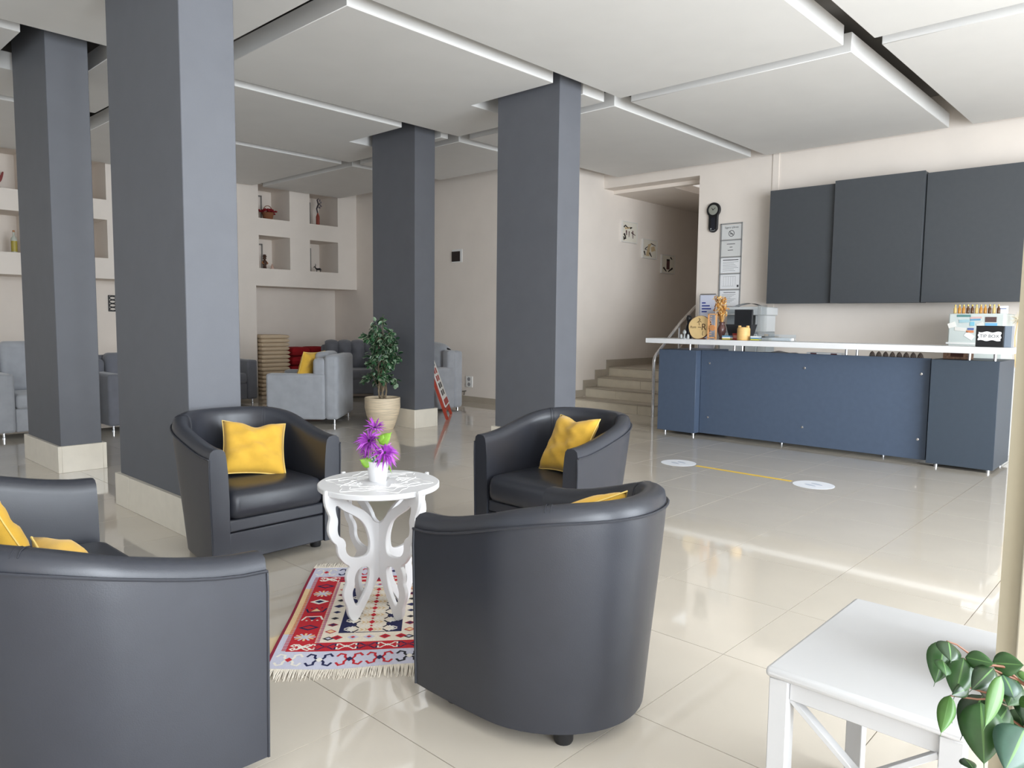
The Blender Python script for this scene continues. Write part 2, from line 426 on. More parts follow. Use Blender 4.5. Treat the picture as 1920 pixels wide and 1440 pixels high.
# clock
ck = thing('wall_clock', 'black keyhole-shaped wall clock with a silver dial', 'clock', (9.199, 4.92, 2.0))
def keyhole(s=1.0):
    p = []; R1 = .098*s; R2 = .066*s; c1z, c2z = .765, .535
    a0 = math.radians(-45)
    for i in range(25):
        a = a0 + (PI*1.5)*i/24; p.append((R1*math.cos(a), c1z+R1*math.sin(a)))
    p += [(-R2, .665)]
    for i in range(13):
        a = PI + PI*i/12; p.append((R2*math.cos(a), c2z+R2*math.sin(a)))
    p += [(R2, .665)]
    return p
WX = Matrix(((0,0,-1,0),(-1,0,0,0),(0,1,0,0),(0,0,0,1)))  # local (x right, y up, z out) for a wall facing -X
MB().prism(keyhole(), .0, .035).build('case', BLACKP, ck, bevel=.006); ck.children[0].data.transform(WX)
o = MB().lathe([(.066, .034), (.066, .039), (.060, .040)], 28, TR((0, .765, 0))).build('dial', mat('dial_silver', 'aeb0a6', .3, metal=.4), ck, smooth=True); o.data.transform(WX)
o = MB().bar((0, .765, .0415), (.035, .79, .0415), .006, .002, (0,0,1)).bar((0, .765, .043), (-.02, .79, .043), .006, .002, (0,0,1)).lathe([(.006, .04), (.006, .046)], 10, TR((0, .765, 0))).build('hands', BLACKP, ck); o.data.transform(WX)
o = MB().prism([(-.03, .50), (.03, .50), (.03, .66), (-.03, .66)], .034, .037).build('pendulum_window', mat('clock_window', '2b2c33', .15), ck); o.data.transform(WX)
o = MB().box(-.035, .035, .500, .505, .035, .0365).box(-.03, -.018, .51, .525, .035, .0375).box(-.03, .03, .489, .492, .035, .0365).build('print', mat('print_white', 'd8d8d8', .6), ck); o.data.transform(WX)

# notice frame: tall aluminium strip with six sheets
ALU = mat('aluminium', 'b9bbbd', .35, metal=.6); PAPER = mat('paper', 'f2f2f3', .8); PAPER2 = mat('grey_paper', 'dcdcda', .8)
INK = mat('ink', '4a4a4c', .8); INKB = mat('blue_ink', '2a3c9a', .8)
nf = thing('notice_board', 'tall aluminium wall frame holding a column of printed notices', 'notice board', (9.199, 4.66, 1.5))
zs = [1.06, .855, .632, .414, .205, -.02]   # tops are relative to 1.5
nf_m = MB()
nf_m.box(-.155, -.143, -.05, 1.075, 0, .014).box(.143, .155, -.05, 1.075, 0, .014)
for z in [1.066] + [q-.004 for q in zs[1:]]: nf_m.box(-.15, .15, z-.006, z+.009, 0, .014)
o = nf_m.build('frame', ALU, nf); o.data.transform(WX)
for k in range(5):
    top, bot = zs[k]-.008, zs[k+1]+.010
    s = MB().box(-.138, .138, bot, top, .001, .006).build('notice', [PAPER2, PAPER2, PAPER, PAPER, PAPER][k], nf); s.data.transform(WX)
    h = top-bot; p = MB()
    def ln(y, x0, x1, t=.004): p.box(x0, x1, y-t/2, y+t/2, .006, .0066)
    if k == 0:
        for i in range(24):
            a = 2*PI*i/24; b = 2*PI*(i+1)/24; R = .038
            p.bar((R*math.cos(a), bot+.075+R*math.sin(a), .0063), (R*math.cos(b), bot+.075+R*math.sin(b), .0063), .008, .0008, (0,0,1))
        p.bar((-.026, bot+.101, .0063), (.026, bot+.049, .0063), .008, .0008, (0,0,1)); ln(bot+.07, -.022, .02, .010)
    elif k == 1:
        ln(top-.045, -.06, .055, .008); ln(top-.085, -.02, .02, .008); ln(top-.125, -.045, .03, .008)
    elif k == 2:
        ln(top-.03, -.11, .11, .011)
        for i in range(7): ln(top-.058-.019*i, -.11, .11-.02*((i*7) % 4), .003)
    elif k == 3:
        p.box(.10, .125, bot+.02, bot+.05, .006, .0066)
        for i in range(6): p.box(-.09+.033*i, -.0885+.033*i, bot+.04, top-.03, .006, .0064)
        ln(top-.03, -.10, .08, .002); ln(bot+.035, -.11, .06, .002)
    else:
        ln(top-.03, -.085, .085, .008)
        for i in range(8): ln(top-.055-.015*i, -.11, .09-.025*((i*5) % 4), .003)
    q = p.build('print', INK, s); q.data.transform(WX)
text('heading', 'Sigara içilmez', .036, INK, WX @ TR((0, zs[0]-.042, .0062)), nf.children[1])

# ------------------------------------------------------------------ pictures and wall plates
FR = mat('white_frame', 'e4e1dc', .5); CANV = mat('canvas_cream', 'e6e0d2', .9); OCH = mat('ochre_wash', 'cdb58e', .9); DKB = mat('dark_brown', '2d2320', .8); MAR = mat('maroon', '5b3a3c', .8)
WYM = Matrix(((1,0,0,0),(0,0,-1,0),(0,1,0,0),(0,0,0,1)))   # local (x right, y up, z out) for a wall facing -Y
def picture(x, z, w_, h_, label, art):
    t = thing('wall_picture', label, 'picture', (x, YS-.001, z), 0, 'small pictures above the stairs')
    o = MB().box(-w_/2, w_/2, -h_/2, h_/2, 0, .03).build('canvas', CANV, t, bevel=.002, seg=1); o.data.transform(WYM)
    o = MB().box(-w_/2-.012, -w_/2, -h_/2-.012, h_/2+.012, 0, .034).box(w_/2, w_/2+.012, -h_/2-.012, h_/2+.012, 0, .034).box(-w_/2, w_/2, -h_/2-.012, -h_/2, 0, .034).box(-w_/2, w_/2, h_/2, h_/2+.012, 0, .034).build('frame', FR, t); o.data.transform(WYM)
    for nm, m, shapes in art:
        for s in shapes:
            o = MB().prism([(a*w_/2, b*h_/2) for a, b in s], .030, .0312).build(nm, m, t); o.data.transform(WYM)
def st_(a, b, c, d, wd=.06):
    dx, dy = c-a, d-b; L = math.hypot(dx, dy); ex, ey = -dy/L*wd, dx/L*wd
    return [(a-ex, b-ey), (a+ex, b+ey), (c+ex*.5, d+ey*.5), (c-ex*.5, d-ey*.5)]
picture(9.865, 2.665, .39, .30, 'highest small picture above the stairs, dark brush strokes on cream', [
    ('ochre_shape', OCH, [st_(-.7, .35, .2, .5, .12)]),
    ('stroke', DKB, [st_(-.85, .45, -.6, .7, .08), st_(-.6, .62, -.2, .38, .07), st_(.0, .42, .3, .52, .1), st_(-.8, -.2, -.55, -.6, .12), st_(-.55, -.6, -.85, -.8, .12), st_(-.85, -.5, -.8, -.9, .07)]),
    ('figure', MAR, [st_(-.5, .15, -.45, -.35, .1), st_(-.1, .1, -.12, -.5, .06), st_(.4, .2, .45, -.6, .07), st_(.2, .0, .8, -.25, .06)])])
picture(10.455, 2.45, .40, .285, 'middle small picture above the stairs, ochre trees', [
    ('ochre_shape', OCH, [[(-.6,-.8),(-.1,-.8),(0,.3),(.3,.7),(-.3,.5)], [(.2,-.3),(.8,-.1),(.6,.4),(.1,.2)]]),
    ('stroke', DKB, [st_(-.85, -.3, -.7, -.75, .1), st_(-.1, -.4, .25, -.85, .1), st_(-.7, .0, -.3, .3, .06), st_(-.8, -.05, -.3, -.2, .05), st_(.1, .65, .8, .45, .06)])])
picture(11.03, 2.24, .39, .285, 'lowest small picture above the stairs, dark vase shape', [
    ('figure', MAR, [[(-.3,-.6),(.2,-.6),(.2,.4),(-.3,.4)]]),
    ('stroke', DKB, [[(-.3,.4),(.2,.4),(.2,.6),(-.3,.6)], st_(-.8, -.4, -.3, -.85, .12), st_(.7, -.4, .0, -.85, .12), st_(.3, .85, .6, .6, .1)])])
sp = thing('switch_plate', 'dark square picture plate with a white border on the far wall', 'wall plate', (XF-.001, 8.62, 2.26))
o = MB().box(-.115, .115, -.10, .10, 0, .008).build('plate', WHITEM, sp, bevel=.002, seg=1); o.data.transform(WX)
o = MB().box(-.115, .07, -.085, .07, .008, .018).build('panel', DKB, sp, bevel=.002, seg=1); o.data.transform(WX)
ou = thing('wall_outlet', 'white double socket low on the far wall', 'outlet', (XF-.001, 8.33, .31))
o = MB().box(-.075, .075, -.085, .085, 0, .012).build('plate', WHITEM, ou, bevel=.004); o.data.transform(WX)
for z in (-.04, .04):
    o = MB().lathe([(.03, .012), (.03, .014)], 16, TR((0, z, 0))).build('socket', mat('socket_grey', '9a9a9c', .5), ou); o.data.transform(WX)
tag(MB().tube([(XF-.03, 8.42, .10), (XF-.04, 8.40, .16), (XF-.06, 8.34, .17), (XF-.09, 8.46, .15)], .012, 8).build('pipe_stub', CHROME, None, smooth=True), 'small chrome pipe stub below the white socket', 'pipe')

# ------------------------------------------------------------------ floor stickers and tape
STK = mat('sticker_white', 'e9ecf2', .5); FOOTP = mat('footprint_grey', 'c2c9d6', .6); TAPE = mat('yellow_tape', 'e8c24a', .6)
def sticker(x, y, rr, label):
    t = thing('floor_sticker', label, 'floor sticker', (x, y, .0005), 0, 'round floor stickers before the desk')
    MB().lathe([(rr, 0), (rr, .001)], 40).build('disc', STK, t)
    for s in (-1, 1):
        m = MB(); m.prism([(s*.035+.022*math.cos(a)*(.8 if math.sin(a) < 0 else 1), .055*math.sin(a)) for a in [2*PI*i/16 for i in range(16)]], .001, .0015, TR(rz=-.4))
        m.build('footprint', FOOTP, t)
sticker(5.85, 3.40, .155, 'round white floor sticker at the left end of the yellow tape')
sticker(5.82, 2.18, .155, 'round white floor sticker at the right end of the yellow tape')
tag(MB().bar((5.845, 3.22, .0012), (5.825, 2.36, .0012), .045, .001).build('floor_tape', TAPE), 'yellow tape stripe on the floor between two round stickers', 'tape')

# ------------------------------------------------------------------ tub chairs
def tub_path(W, D, R, n=12, ns=5, nb=6):
    """plan of the shell, front left corner -> round the back -> front right; y runs to the back"""
    a = W/2; pts = []
    for i in range(ns): pts.append((-a, (D-R)*i/ns, -1, 0))
    for i in range(n+1):
        t = PI - (PI/2)*i/n; pts.append((-a+R+R*math.cos(t), D-R+R*math.sin(t), math.cos(t), math.sin(t)))
    if a > R+.02:
        for i in range(1, nb): pts.append((-a+R+(2*a-2*R)*i/nb, D, 0, 1))
    for i in range(0 if a > R+.02 else 1, n+1):
        t = PI/2 - (PI/2)*i/n; pts.append((a-R+R*math.cos(t), D-R+R*math.sin(t), math.cos(t), math.sin(t)))
    for i in range(1, ns+1): pts.append((a, (D-R)*(1-i/ns), 1, 0))
    return pts
def tub_chair(label, loc, rz, W=.74, D=.70, R=.345, HF=.625, HB=.745, FL=.075, cat='armchair', name='tub_chair', group='dark leatherette tub chairs'):
    t = thing(name, label, cat, loc, rz, group)
    P = tub_path(W, D, R)
    def h(y): return HF + (HB-HF)*sstep(y/D*1.05)
    def back(y): return sstep(y/D)
    prof = [(0, 0), (0, .25), (0, .5), (0, .8), (1, -.045), (2, -.006), (3, 0), (4, -.006), (5, -.05), (6, .5), (7, .3)]
    vs = []; N = len(P)
    def sect(x, y, nx_, ny_):
        H = h(y); fl = .012 + FL*back(y)
        def pt(off, z): return (x+nx_*off, y+ny_*off, z)
        z0 = .05
        return [pt(-fl, z0), pt(-fl*.72, z0+(H-z0)*.28), pt(-fl*.42, z0+(H-z0)*.55), pt(-fl*.14, z0+(H-z0)*.82), pt(-.004, H-.05), pt(-.004, H-.042),
            pt(-.010, H-.014), pt(-.026, H-.002), pt(-.048, H), pt(-.072, H-.005), pt(-.084, H-.020), pt(-.090, H-.05), pt(-.097, .50), pt(-.102, .36), pt(-.102, .05)]
    S = [sect(*p) for p in P]; K = len(S[0]); m = MB()
    for s in S: m.v += s
    for i in range(N-1):
        for k in range(K):
            m.f.append((i*K+k, (i+1)*K+k, (i+1)*K+(k+1) % K, i*K+(k+1) % K)); m.m.append(0)
    m.f.append(tuple(range(K))); m.m.append(0); m.f.append(tuple((N-1)*K+k for k in range(K))); m.m.append(0)
    m.build('shell', LEATH, t, smooth=True, angle=50)
    # piping round the top and down the arm fronts, stitched seams over the rim
    tr = [(x+nx_*.001, y+ny_*.001, h(y)-.046) for x, y, nx_, ny_ in P]
    def front(i, sgn): return [Vector(S[i][k])+Vector((0, -.002, 0)) for k in (4, 3, 2, 1, 0)]
    MB().tube(front(0, 1)[::-1]+tr+front(N-1, 1), .0045, 6).build('piping', LSEAM, t, smooth=True)
    for fr in (.27, .73):
        i = int(fr*(N-1)); sm = MB()
        for d in (-.008, .008):
            x, y, nx_, ny_ = P[i]
            sm.tube([Vector(S[i][k])+Vector((-ny_*d, nx_*d, 0))+Vector((-nx_*.001, -ny_*.001, .0008 if k in (6,7,8,9) else 0)) for k in (6, 7, 8, 9, 10, 11, 12, 13)], .0013, 4)
        sm.build('rim_stitching', LSEAM, t, smooth=True)
    # seat cushion
    Q = [(x-nx_*.104, max(y-ny_*.104, .015)) for x, y, nx_, ny_ in P]
    a = W/2-.105
    rc = .05; arc = [(a-rc+rc*math.sin(q), -.012+rc-rc*math.cos(q)) for q in [PI/2*i/5 for i in range(6)]]
    poly = [(-x, y) for x, y in arc] + [q for q in Q if q[1] > .05] + [(x, y) for x, y in arc[::-1]]
    n = len(poly); cx, cy = 0, D*.42; sc = MB(); rings = []
    for (s, z) in ((.90, .262), (.96, .268), (.99, .285), (1, .310), (1, .345), (.985, .375), (.95, .394), (.88, .405), (.6, .412), (.2, .414)):
        rings.append([(cx+(x-cx)*s, cy+(y-cy)*s if s < 1 and s > .9 else cy+(y-cy)*s, z) for x, y in poly])
    for q in rings: sc.v += q
    for j in range(len(rings)-1):
        for i in range(n):
            sc.f.append((j*n+i, j*n+(i+1) % n, (j+1)*n+(i+1) % n, (j+1)*n+i)); sc.m.append(0)
    sc.f.append(tuple(range(n))); sc.f.append(tuple((len(rings)-1)*n+i for i in range(n))); sc.m += [0, 0]
    sc.build('seat_cushion', LEATH, t, smooth=True, angle=60)
    a = W/2-.1035
    MB().box(-a, a, .01, .10, .200, .262).build('front_rail', LEATH, t, bevel=.008)
    MB().box(-a, a, .012, .10, .05, .196).build('front_panel', LEATH, t, bevel=.006)
    MB().prism([(x*.97, max(y*.97, .05)) for x, y in poly], .052, .258).build('base', LSEAM, t)
    fx = W/2-.10
    for x, y in ((-fx, .10), (fx, .10), (-fx*.62, D-.17), (fx*.62, D-.17)):
        MB().lathe([(.026, 0), (.030, .008), (.030, .05)], 16, TR((x, y, 0))).build('foot', BLACKP, t, smooth=True)
    return t
# local front is -y
A = tub_chair('dark tub chair in the foreground with its back to the camera, hiding the rug corner', (1.858, 1.825, 0), PI-.075, W=.685, D=.675, FL=.050)
Cc = tub_chair('dark tub chair facing the camera in front of the nearest column', (1.935, 3.44, 0), 0)
D_ = tub_chair('dark tub chair turned to the left, on the side of the reception desk', (2.875, 2.60, 0), -PI/2)
B = tub_chair('wide dark tub sofa with its back to the camera at the lower left', (.975, 2.505, 0), PI/2, W=1.40, cat='sofa', name='tub_sofa', group=None)

def pillow(label, loc, rz, tilt, roll=0, s=.40, th=.12, name='cushion', m=YEL, seam=YEL2, group='mustard cushions on the seats', seed=1, sag=.05, dent=.0):
    t = thing(name, label, 'cushion', loc, 0, group)
    T = Matrix.Rotation(rz,4,'Z') @ Matrix.Rotation(tilt,4,'X') @ Matrix.Rotation(roll,4,'Y') @ Matrix.Translation((0, 0, s/2))
    rnd = random.Random(seed); ph = [rnd.uniform(0, 6) for _ in range(8)]
    def outl(a, b):
        x = a*(1-.085*(1-b*b)); z = b*(1-.085*(1-a*a))
        if b > 0: z -= dent*math.exp(-(a/.35)**2)*b
        return x*s/2, z*s/2
    def surf(sg):
        def F(i, j):
            a, b = 2*i-1, 2*j-1; x, z = outl(a, b)
            e = max(0, (1-a**4))*max(0, (1-b**4)); y = th/2*e**.55
            y += .006*math.sin(7*a+ph[0]+3*b)*e + .005*math.sin(9*b-4*a+ph[1])*e + .004*math.sin(16*(a*.6+b)+ph[2])*e
            y -= sag*.25*e*math.exp(-((b-.1)/.3)**2)*abs(math.sin(2*a+ph[3]))
            return (x, sg*y, z)
        return F
    mm = MB(); mm.grid(surf(1), 20, 20, T); mm.grid(surf(-1), 20, 20, T)
    mm.build('cover', m, t, smooth=True, weld=True, angle=80)
    ed = []
    for k in range(12): ed.append((-1+2*k/12, -1))
    for k in range(12): ed.append((1, -1+2*k/12))
    for k in range(12): ed.append((1-2*k/12, 1))
    for k in range(12): ed.append((-1, 1-2*k/12))
    MB().tube([T @ Vector((outl(a, b)[0], 0, outl(a, b)[1])) for a, b in ed], .003, 5, closed=True).build('edge_seam', seam, t, smooth=True)
    return t
ZS = .415
pillow('mustard cushion on the tub chair facing the camera', (1.93, 3.70, ZS), -.32, -.70, .13, s=.34, seed=3, dent=.16)
pillow('mustard cushion on the tub chair turned to the left', (3.165, 2.60, ZS), -PI/2-.22, -.50, -.04, s=.345, seed=5, dent=.14)
pillow('mustard cushion of which only a corner shows over the foreground tub chair', (2.00, 1.53, ZS+.010), PI-.50, -.62, .30, s=.33, seed=8)
pillow('mustard cushion leaning at the far end of the wide tub sofa', (.62, 2.95, ZS), PI/2+.35, -.45, .05, s=.36, seed=9)
pillow('mustard cushion just peeping over the back of the wide tub sofa', (.75, 2.06, ZS+.018), PI/2-.20, -.80, -.06, s=.33, seed=12)

# ------------------------------------------------------------------ butterfly table with flower pot
tb = thing('butterfly_table', 'round white side table on crossed butterfly-shaped legs, standing on the rug', 'side table', (1.88, 2.52, .0076))
OUT = [(0,.385),(.035,.398),(.055,.43),(.094,.463),(.138,.487),(.164,.508),(.18,.523),(.19,.540),(.258,.540),(.258,.566),(.268,.566),(.267,.515),(.253,.481),(.241,.456),(.25,.426),(.252,.395),(.235,.359),(.211,.338),(.209,.298),(.183,.259),(.148,.235),(.162,.217),(.17,.191),(.165,.166),(.181,.137),(.182,.105),(.163,.066),(.161,.033),(.142,.001),(.115,.001),(.091,.036),(.051,.093),(.022,.144),(0,.165)]
H1 = smooth_poly([(.224,.501),(.207,.502),(.186,.48),(.159,.464),(.105,.43),(.072,.391),(.053,.339),(.05,.3),(.059,.264),(.095,.258),(.139,.266),(.166,.284),(.177,.309),(.174,.337),(.187,.358),(.208,.369),(.216,.401),(.21,.436),(.22,.466)], 2)
H2 = smooth_poly([(.056,.213),(.096,.224),(.124,.207),(.135,.177),(.132,.148),(.146,.123),(.141,.089),(.122,.048),(.097,.076),(.068,.122),(.054,.176)], 2)
outw = [OUT[0]] + [q for q in smooth_poly(OUT, 1)[1:-1]] + [OUT[-1]]
for k in range(4):
    T = Matrix.Rotation(k*PI/2,4,'Z') @ Matrix(((1,0,0,.0005),(0,0,-1,0),(0,1,0,0),(0,0,0,1)))
    cutout('butterfly_wing', outw, [H1, H2], .018, WHITE, T, tb)
MB().lathe([(.02, .5415), (.250, .5415), (.254, .545), (.254, .562), (.250, .565), (.02, .5655)], 64).build('table_top', WHITE, tb, smooth=True, angle=30)
fl = MB()
for k in range(6):
    a0 = k*PI/3+.2; c, s_ = math.cos(a0), math.sin(a0)
    for rr, wob in ((.215, .014), (.165, .010), (.115, .007)):
        pts = []
        for i in range(25):
            q = i/24*PI; d = rr*.98*math.sin(q)**.7; tt = (i/24-.5)*rr*.85
            d = .06+(rr-.06)*abs(math.sin(q))**.6 + wob*math.sin(5*q)
            pts.append((c*d-s_*tt, s_*d+c*tt, .5655))
        fl.tube(pts, .0012, 4)
fl.build('flower_relief', mat('relief_white', 'fbfaf8', .4), tb, smooth=True)

fp = thing('flower_pot', 'white pot of purple artificial daisies on the round table', 'potted flowers', (1.885, 2.535, .5733))
MB().lathe([(.033, 0), (.036, .003), (.047, .084), (.047, .088), (.044, .088), (.040, .07), (.02, .069)], 32).build('pot', WHITE, fp, smooth=True, angle=40)
MB().lathe([(.041, .069), (.02, .073)], 20).build('soil', mat('moss_dark', '22301f', .95), fp)
PUR = mat('purple_petal', '8a2a9c', .7, var=.25, vscale=60); PUR2 = mat('purple_petal_light', 'b85acb', .7)
LIME = mat('lime_leaf', '7fae38', .5, var=.15, vscale=40); MINT = mat('mint_sprig', '9fd9c4', .6); STEM = mat('dark_stem', '2f4a26', .6)
def cam_dir(): return -f
def daisy(c, nrm, R, parent, n=46, seed=1, droop=.3):
    rnd = random.Random(seed); nrm = Vector(nrm).normalized(); ex = nrm.orthogonal().normalized(); ey = nrm.cross(ex); m = MB()
    c = Vector(c)
    for i in range(n):
        a = 2*PI*i/n + rnd.uniform(-.08, .08); el = rnd.choice((.05, .3, .6, .9)) + rnd.uniform(-.1, .1); L = R*rnd.uniform(.8, 1.05)
        d = (ex*math.cos(a)+ey*math.sin(a))*math.cos(el)+nrm*math.sin(el); sd = (ey*math.cos(a)-ex*math.sin(a))
        w_ = R*.055; m.mi = 1 if rnd.random() < .3 else 0
        p0 = c + d*R*.08; p1 = c + d*L*.55 + nrm*R*.04; p2 = c + d*L + Vector((0, 0, -droop*R*.25)) - nrm*R*.05
        m.add([p0-sd*w_*.4, p0+sd*w_*.4, p1+sd*w_, p1-sd*w_, p2, p1-nrm*w_*.8], [(0,1,2,3), (3,2,4), (0,3,5), (1,5,2), (3,4,5), (2,5,4), (0,5,1)])
    b = m.build('blossom', [PUR, PUR2], parent, smooth=False)
    MB().lathe([(.001, 0), (R*.12, .001), (R*.11, R*.1), (.001, R*.14)], 10, Matrix.Translation(c) @ nrm.to_track_quat('Z', 'Y').to_matrix().to_4x4()).build('eye', mat('flower_eye', '2c1a30', .8), b)
side = Vector((math.sin(yaw), -math.cos(yaw), 0)); tow = Vector((-math.cos(yaw), -math.sin(yaw), 0)); up = Vector((0, 0, 1))
daisy(side*-.012+up*.225+tow*.00, side*.1+tow*.5+up*.9, .058, fp, 40, 1)
daisy(side*-.028+up*.175+tow*.03, side*-.35+tow*.9+up*.35, .072, fp, 60, 2, .8)
daisy(side*.032+up*.125+tow*.03, side*.5+tow*.85+up*.35, .070, fp, 56, 3, .9)
daisy(side*-.045+up*.115+tow*.0, side*-.8+tow*.4+up*.1, .045, fp, 30, 4, .8)
for k, (a, b) in enumerate(((-.012, .21), (-.026, .165), (.03, .115), (.035, .20))):
    MB().tube([side*a*.2+up*.072, side*a*.8+up*(b*.6), side*a+up*b], .002, 5).build('stem', STEM, fp, smooth=True)
def leaf(name, base, tip, width, nrm, m, parent, curl=.15, fold=.25, rib=None, n=8, pointy=1.0):
    b = Vector(base); t = Vector(tip); d = t-b; L = d.length; d.normalize(); nr = Vector(nrm); nr = (nr-d*nr.dot(d)).normalized(); sd = d.cross(nr)
    mm = MB(); rows = []
    for i in range(n+1):
        q = i/n; wq = (math.sin(PI*min(1, q*1.10)**.75)**.8 if q < .91 else .0)*width/2
        wq = max(wq, width*.012 if q < 1 else .0003)
        c = b + d*L*q + nr*(math.sin(q*PI)*curl*L)
        rows.append([c+sd*(-wq)-nr*fold*wq, c+sd*(-wq*.5)-nr*fold*wq*.35, c+sd*(-wq*.06)-nr*.0, c+sd*(wq*.06), c+sd*(wq*.5)-nr*fold*wq*.35, c+sd*wq-nr*fold*wq])
    for rw in rows: mm.v += rw
    for i in range(n):
        for k in range(5):
            mm.f.append((i*6+k, i*6+k+1, (i+1)*6+k+1, (i+1)*6+k)); mm.m.append(1 if k == 2 else 0)
    o = mm.build(name, [m, rib or m], parent, smooth=True, angle=70)
    so = o.modifiers.new('solid', 'SOLIDIFY'); so.thickness = .0006; return o
for bx_, tx_, w_ in (((.012, .165), (.066, .215), .045), ((.012, .17), (.03, .205), .035), ((-.02, .075), (-.072, .098), .045), ((.012, .082), (.04, .105), .028)):
    leaf('leaf', side*bx_[0]+up*bx_[1]+tow*.03, side*tx_[0]+up*tx_[1]+tow*.035, w_, tow+up*.3, LIME, fp, .05, .2)
leaf('leaf', side*.046+up*.088+tow*.01, side*.062+up*.035+tow*.02, .010, tow, LIME, fp, .15, .2)
mt_ = MB(); rnd = random.Random(4)
for k in range(26):
    c = side*rnd.uniform(-.034, .03)+tow*rnd.uniform(-.01, .035)+up*rnd.uniform(.078, .108); e = Vector((rnd.uniform(-1,1), rnd.uniform(-1,1), rnd.uniform(-.3,1))).normalized()*.014
    mt_.tube([c, c+e], [.003, .001], 5)
tag(mt_.build('sprig', MINT, fp), None, None, kind='stuff')

# ------------------------------------------------------------------ kilim rug
rg = thing('kilim_rug', 'fringed red, cream and navy kilim rug under the round table', 'rug', (1.262, 2.378, 0), math.atan2(.754, .657))
RL, RW = 1.10, .70     # local x runs along the rug, local -y runs to its right side
RC = dict(lav='cfcfe0', crim='8c1a38', org='efcf9f', red='c3202e', cream='efe4d3', navy='1f2350', white='f1ece2', tan='e2c596', ink='2b2a33', och='e0a460')
RMK = list(RC); RMM = [mat('wool_'+k, RC[k], .95, var=.05, vscale=60, bump=.35, bscale=700, stretch=(1, 3, 1)) for k in RMK]
def rz_(x, y):
    v = -y/RW
    return .0062 + .006*math.sin(11*y+1)*math.exp(-x/.10) + .004*math.sin(9*x)*math.exp(-v/.12)
class RB(MB):
    def poly(s, c, pts, lay):
        s.mi = RMK.index(c); s.add([(x, -y, rz_(x, -y)+.0004*lay) for x, y in pts], [tuple(range(len(pts)))])
    def rect(s, c, x0, x1, y0, y1, lay):
        n = max(1, int((x1-x0)/.04)); k = max(1, int((y1-y0)/.04))
        for i in range(n):
            for j in range(k):
                a, b = x0+(x1-x0)*i/n, x0+(x1-x0)*(i+1)/n; c0, d0 = y0+(y1-y0)*j/k, y0+(y1-y0)*(j+1)/k
                s.poly(c, [(a,c0),(b,c0),(b,d0),(a,d0)], lay)
    def dia(s, c, x, y, a, b, lay): s.poly(c, [(x-a,y),(x,y+b),(x+a,y),(x,y-b)], lay)
    def stroke(s, c, pts, w_, lay):
        for (a, b), (d, e) in zip(pts[:-1], pts[1:]):
            dx, dy = d-a, e-b; L = math.hypot(dx, dy); nx_, ny_ = -dy/L*w_/2, dx/L*w_/2; ex, ey = dx/L*w_*.4, dy/L*w_*.4
            s.poly(c, [(a-ex+nx_, b-ey+ny_), (d+ex+nx_, e+ey+ny_), (d+ex-nx_, e+ey-ny_), (a-ex-nx_, b-ey-ny_)], lay)
wv = RB(); wv.rect('lav', 0, RL, 0, RW, 0)
wv.build('weave', [RMM[RMK.index('lav')]]*len(RMK), rg)
md = MB(); md.grid(lambda i, j: (RL*i, -RW*j, rz_(RL*i, -RW*j)-.0006), 28, 18)
o = md.build('backing', RMM[RMK.index('cream')], rg); so = o.modifiers.new('solid', 'SOLIDIFY'); so.thickness = .004; so.offset = -1
p = RB()
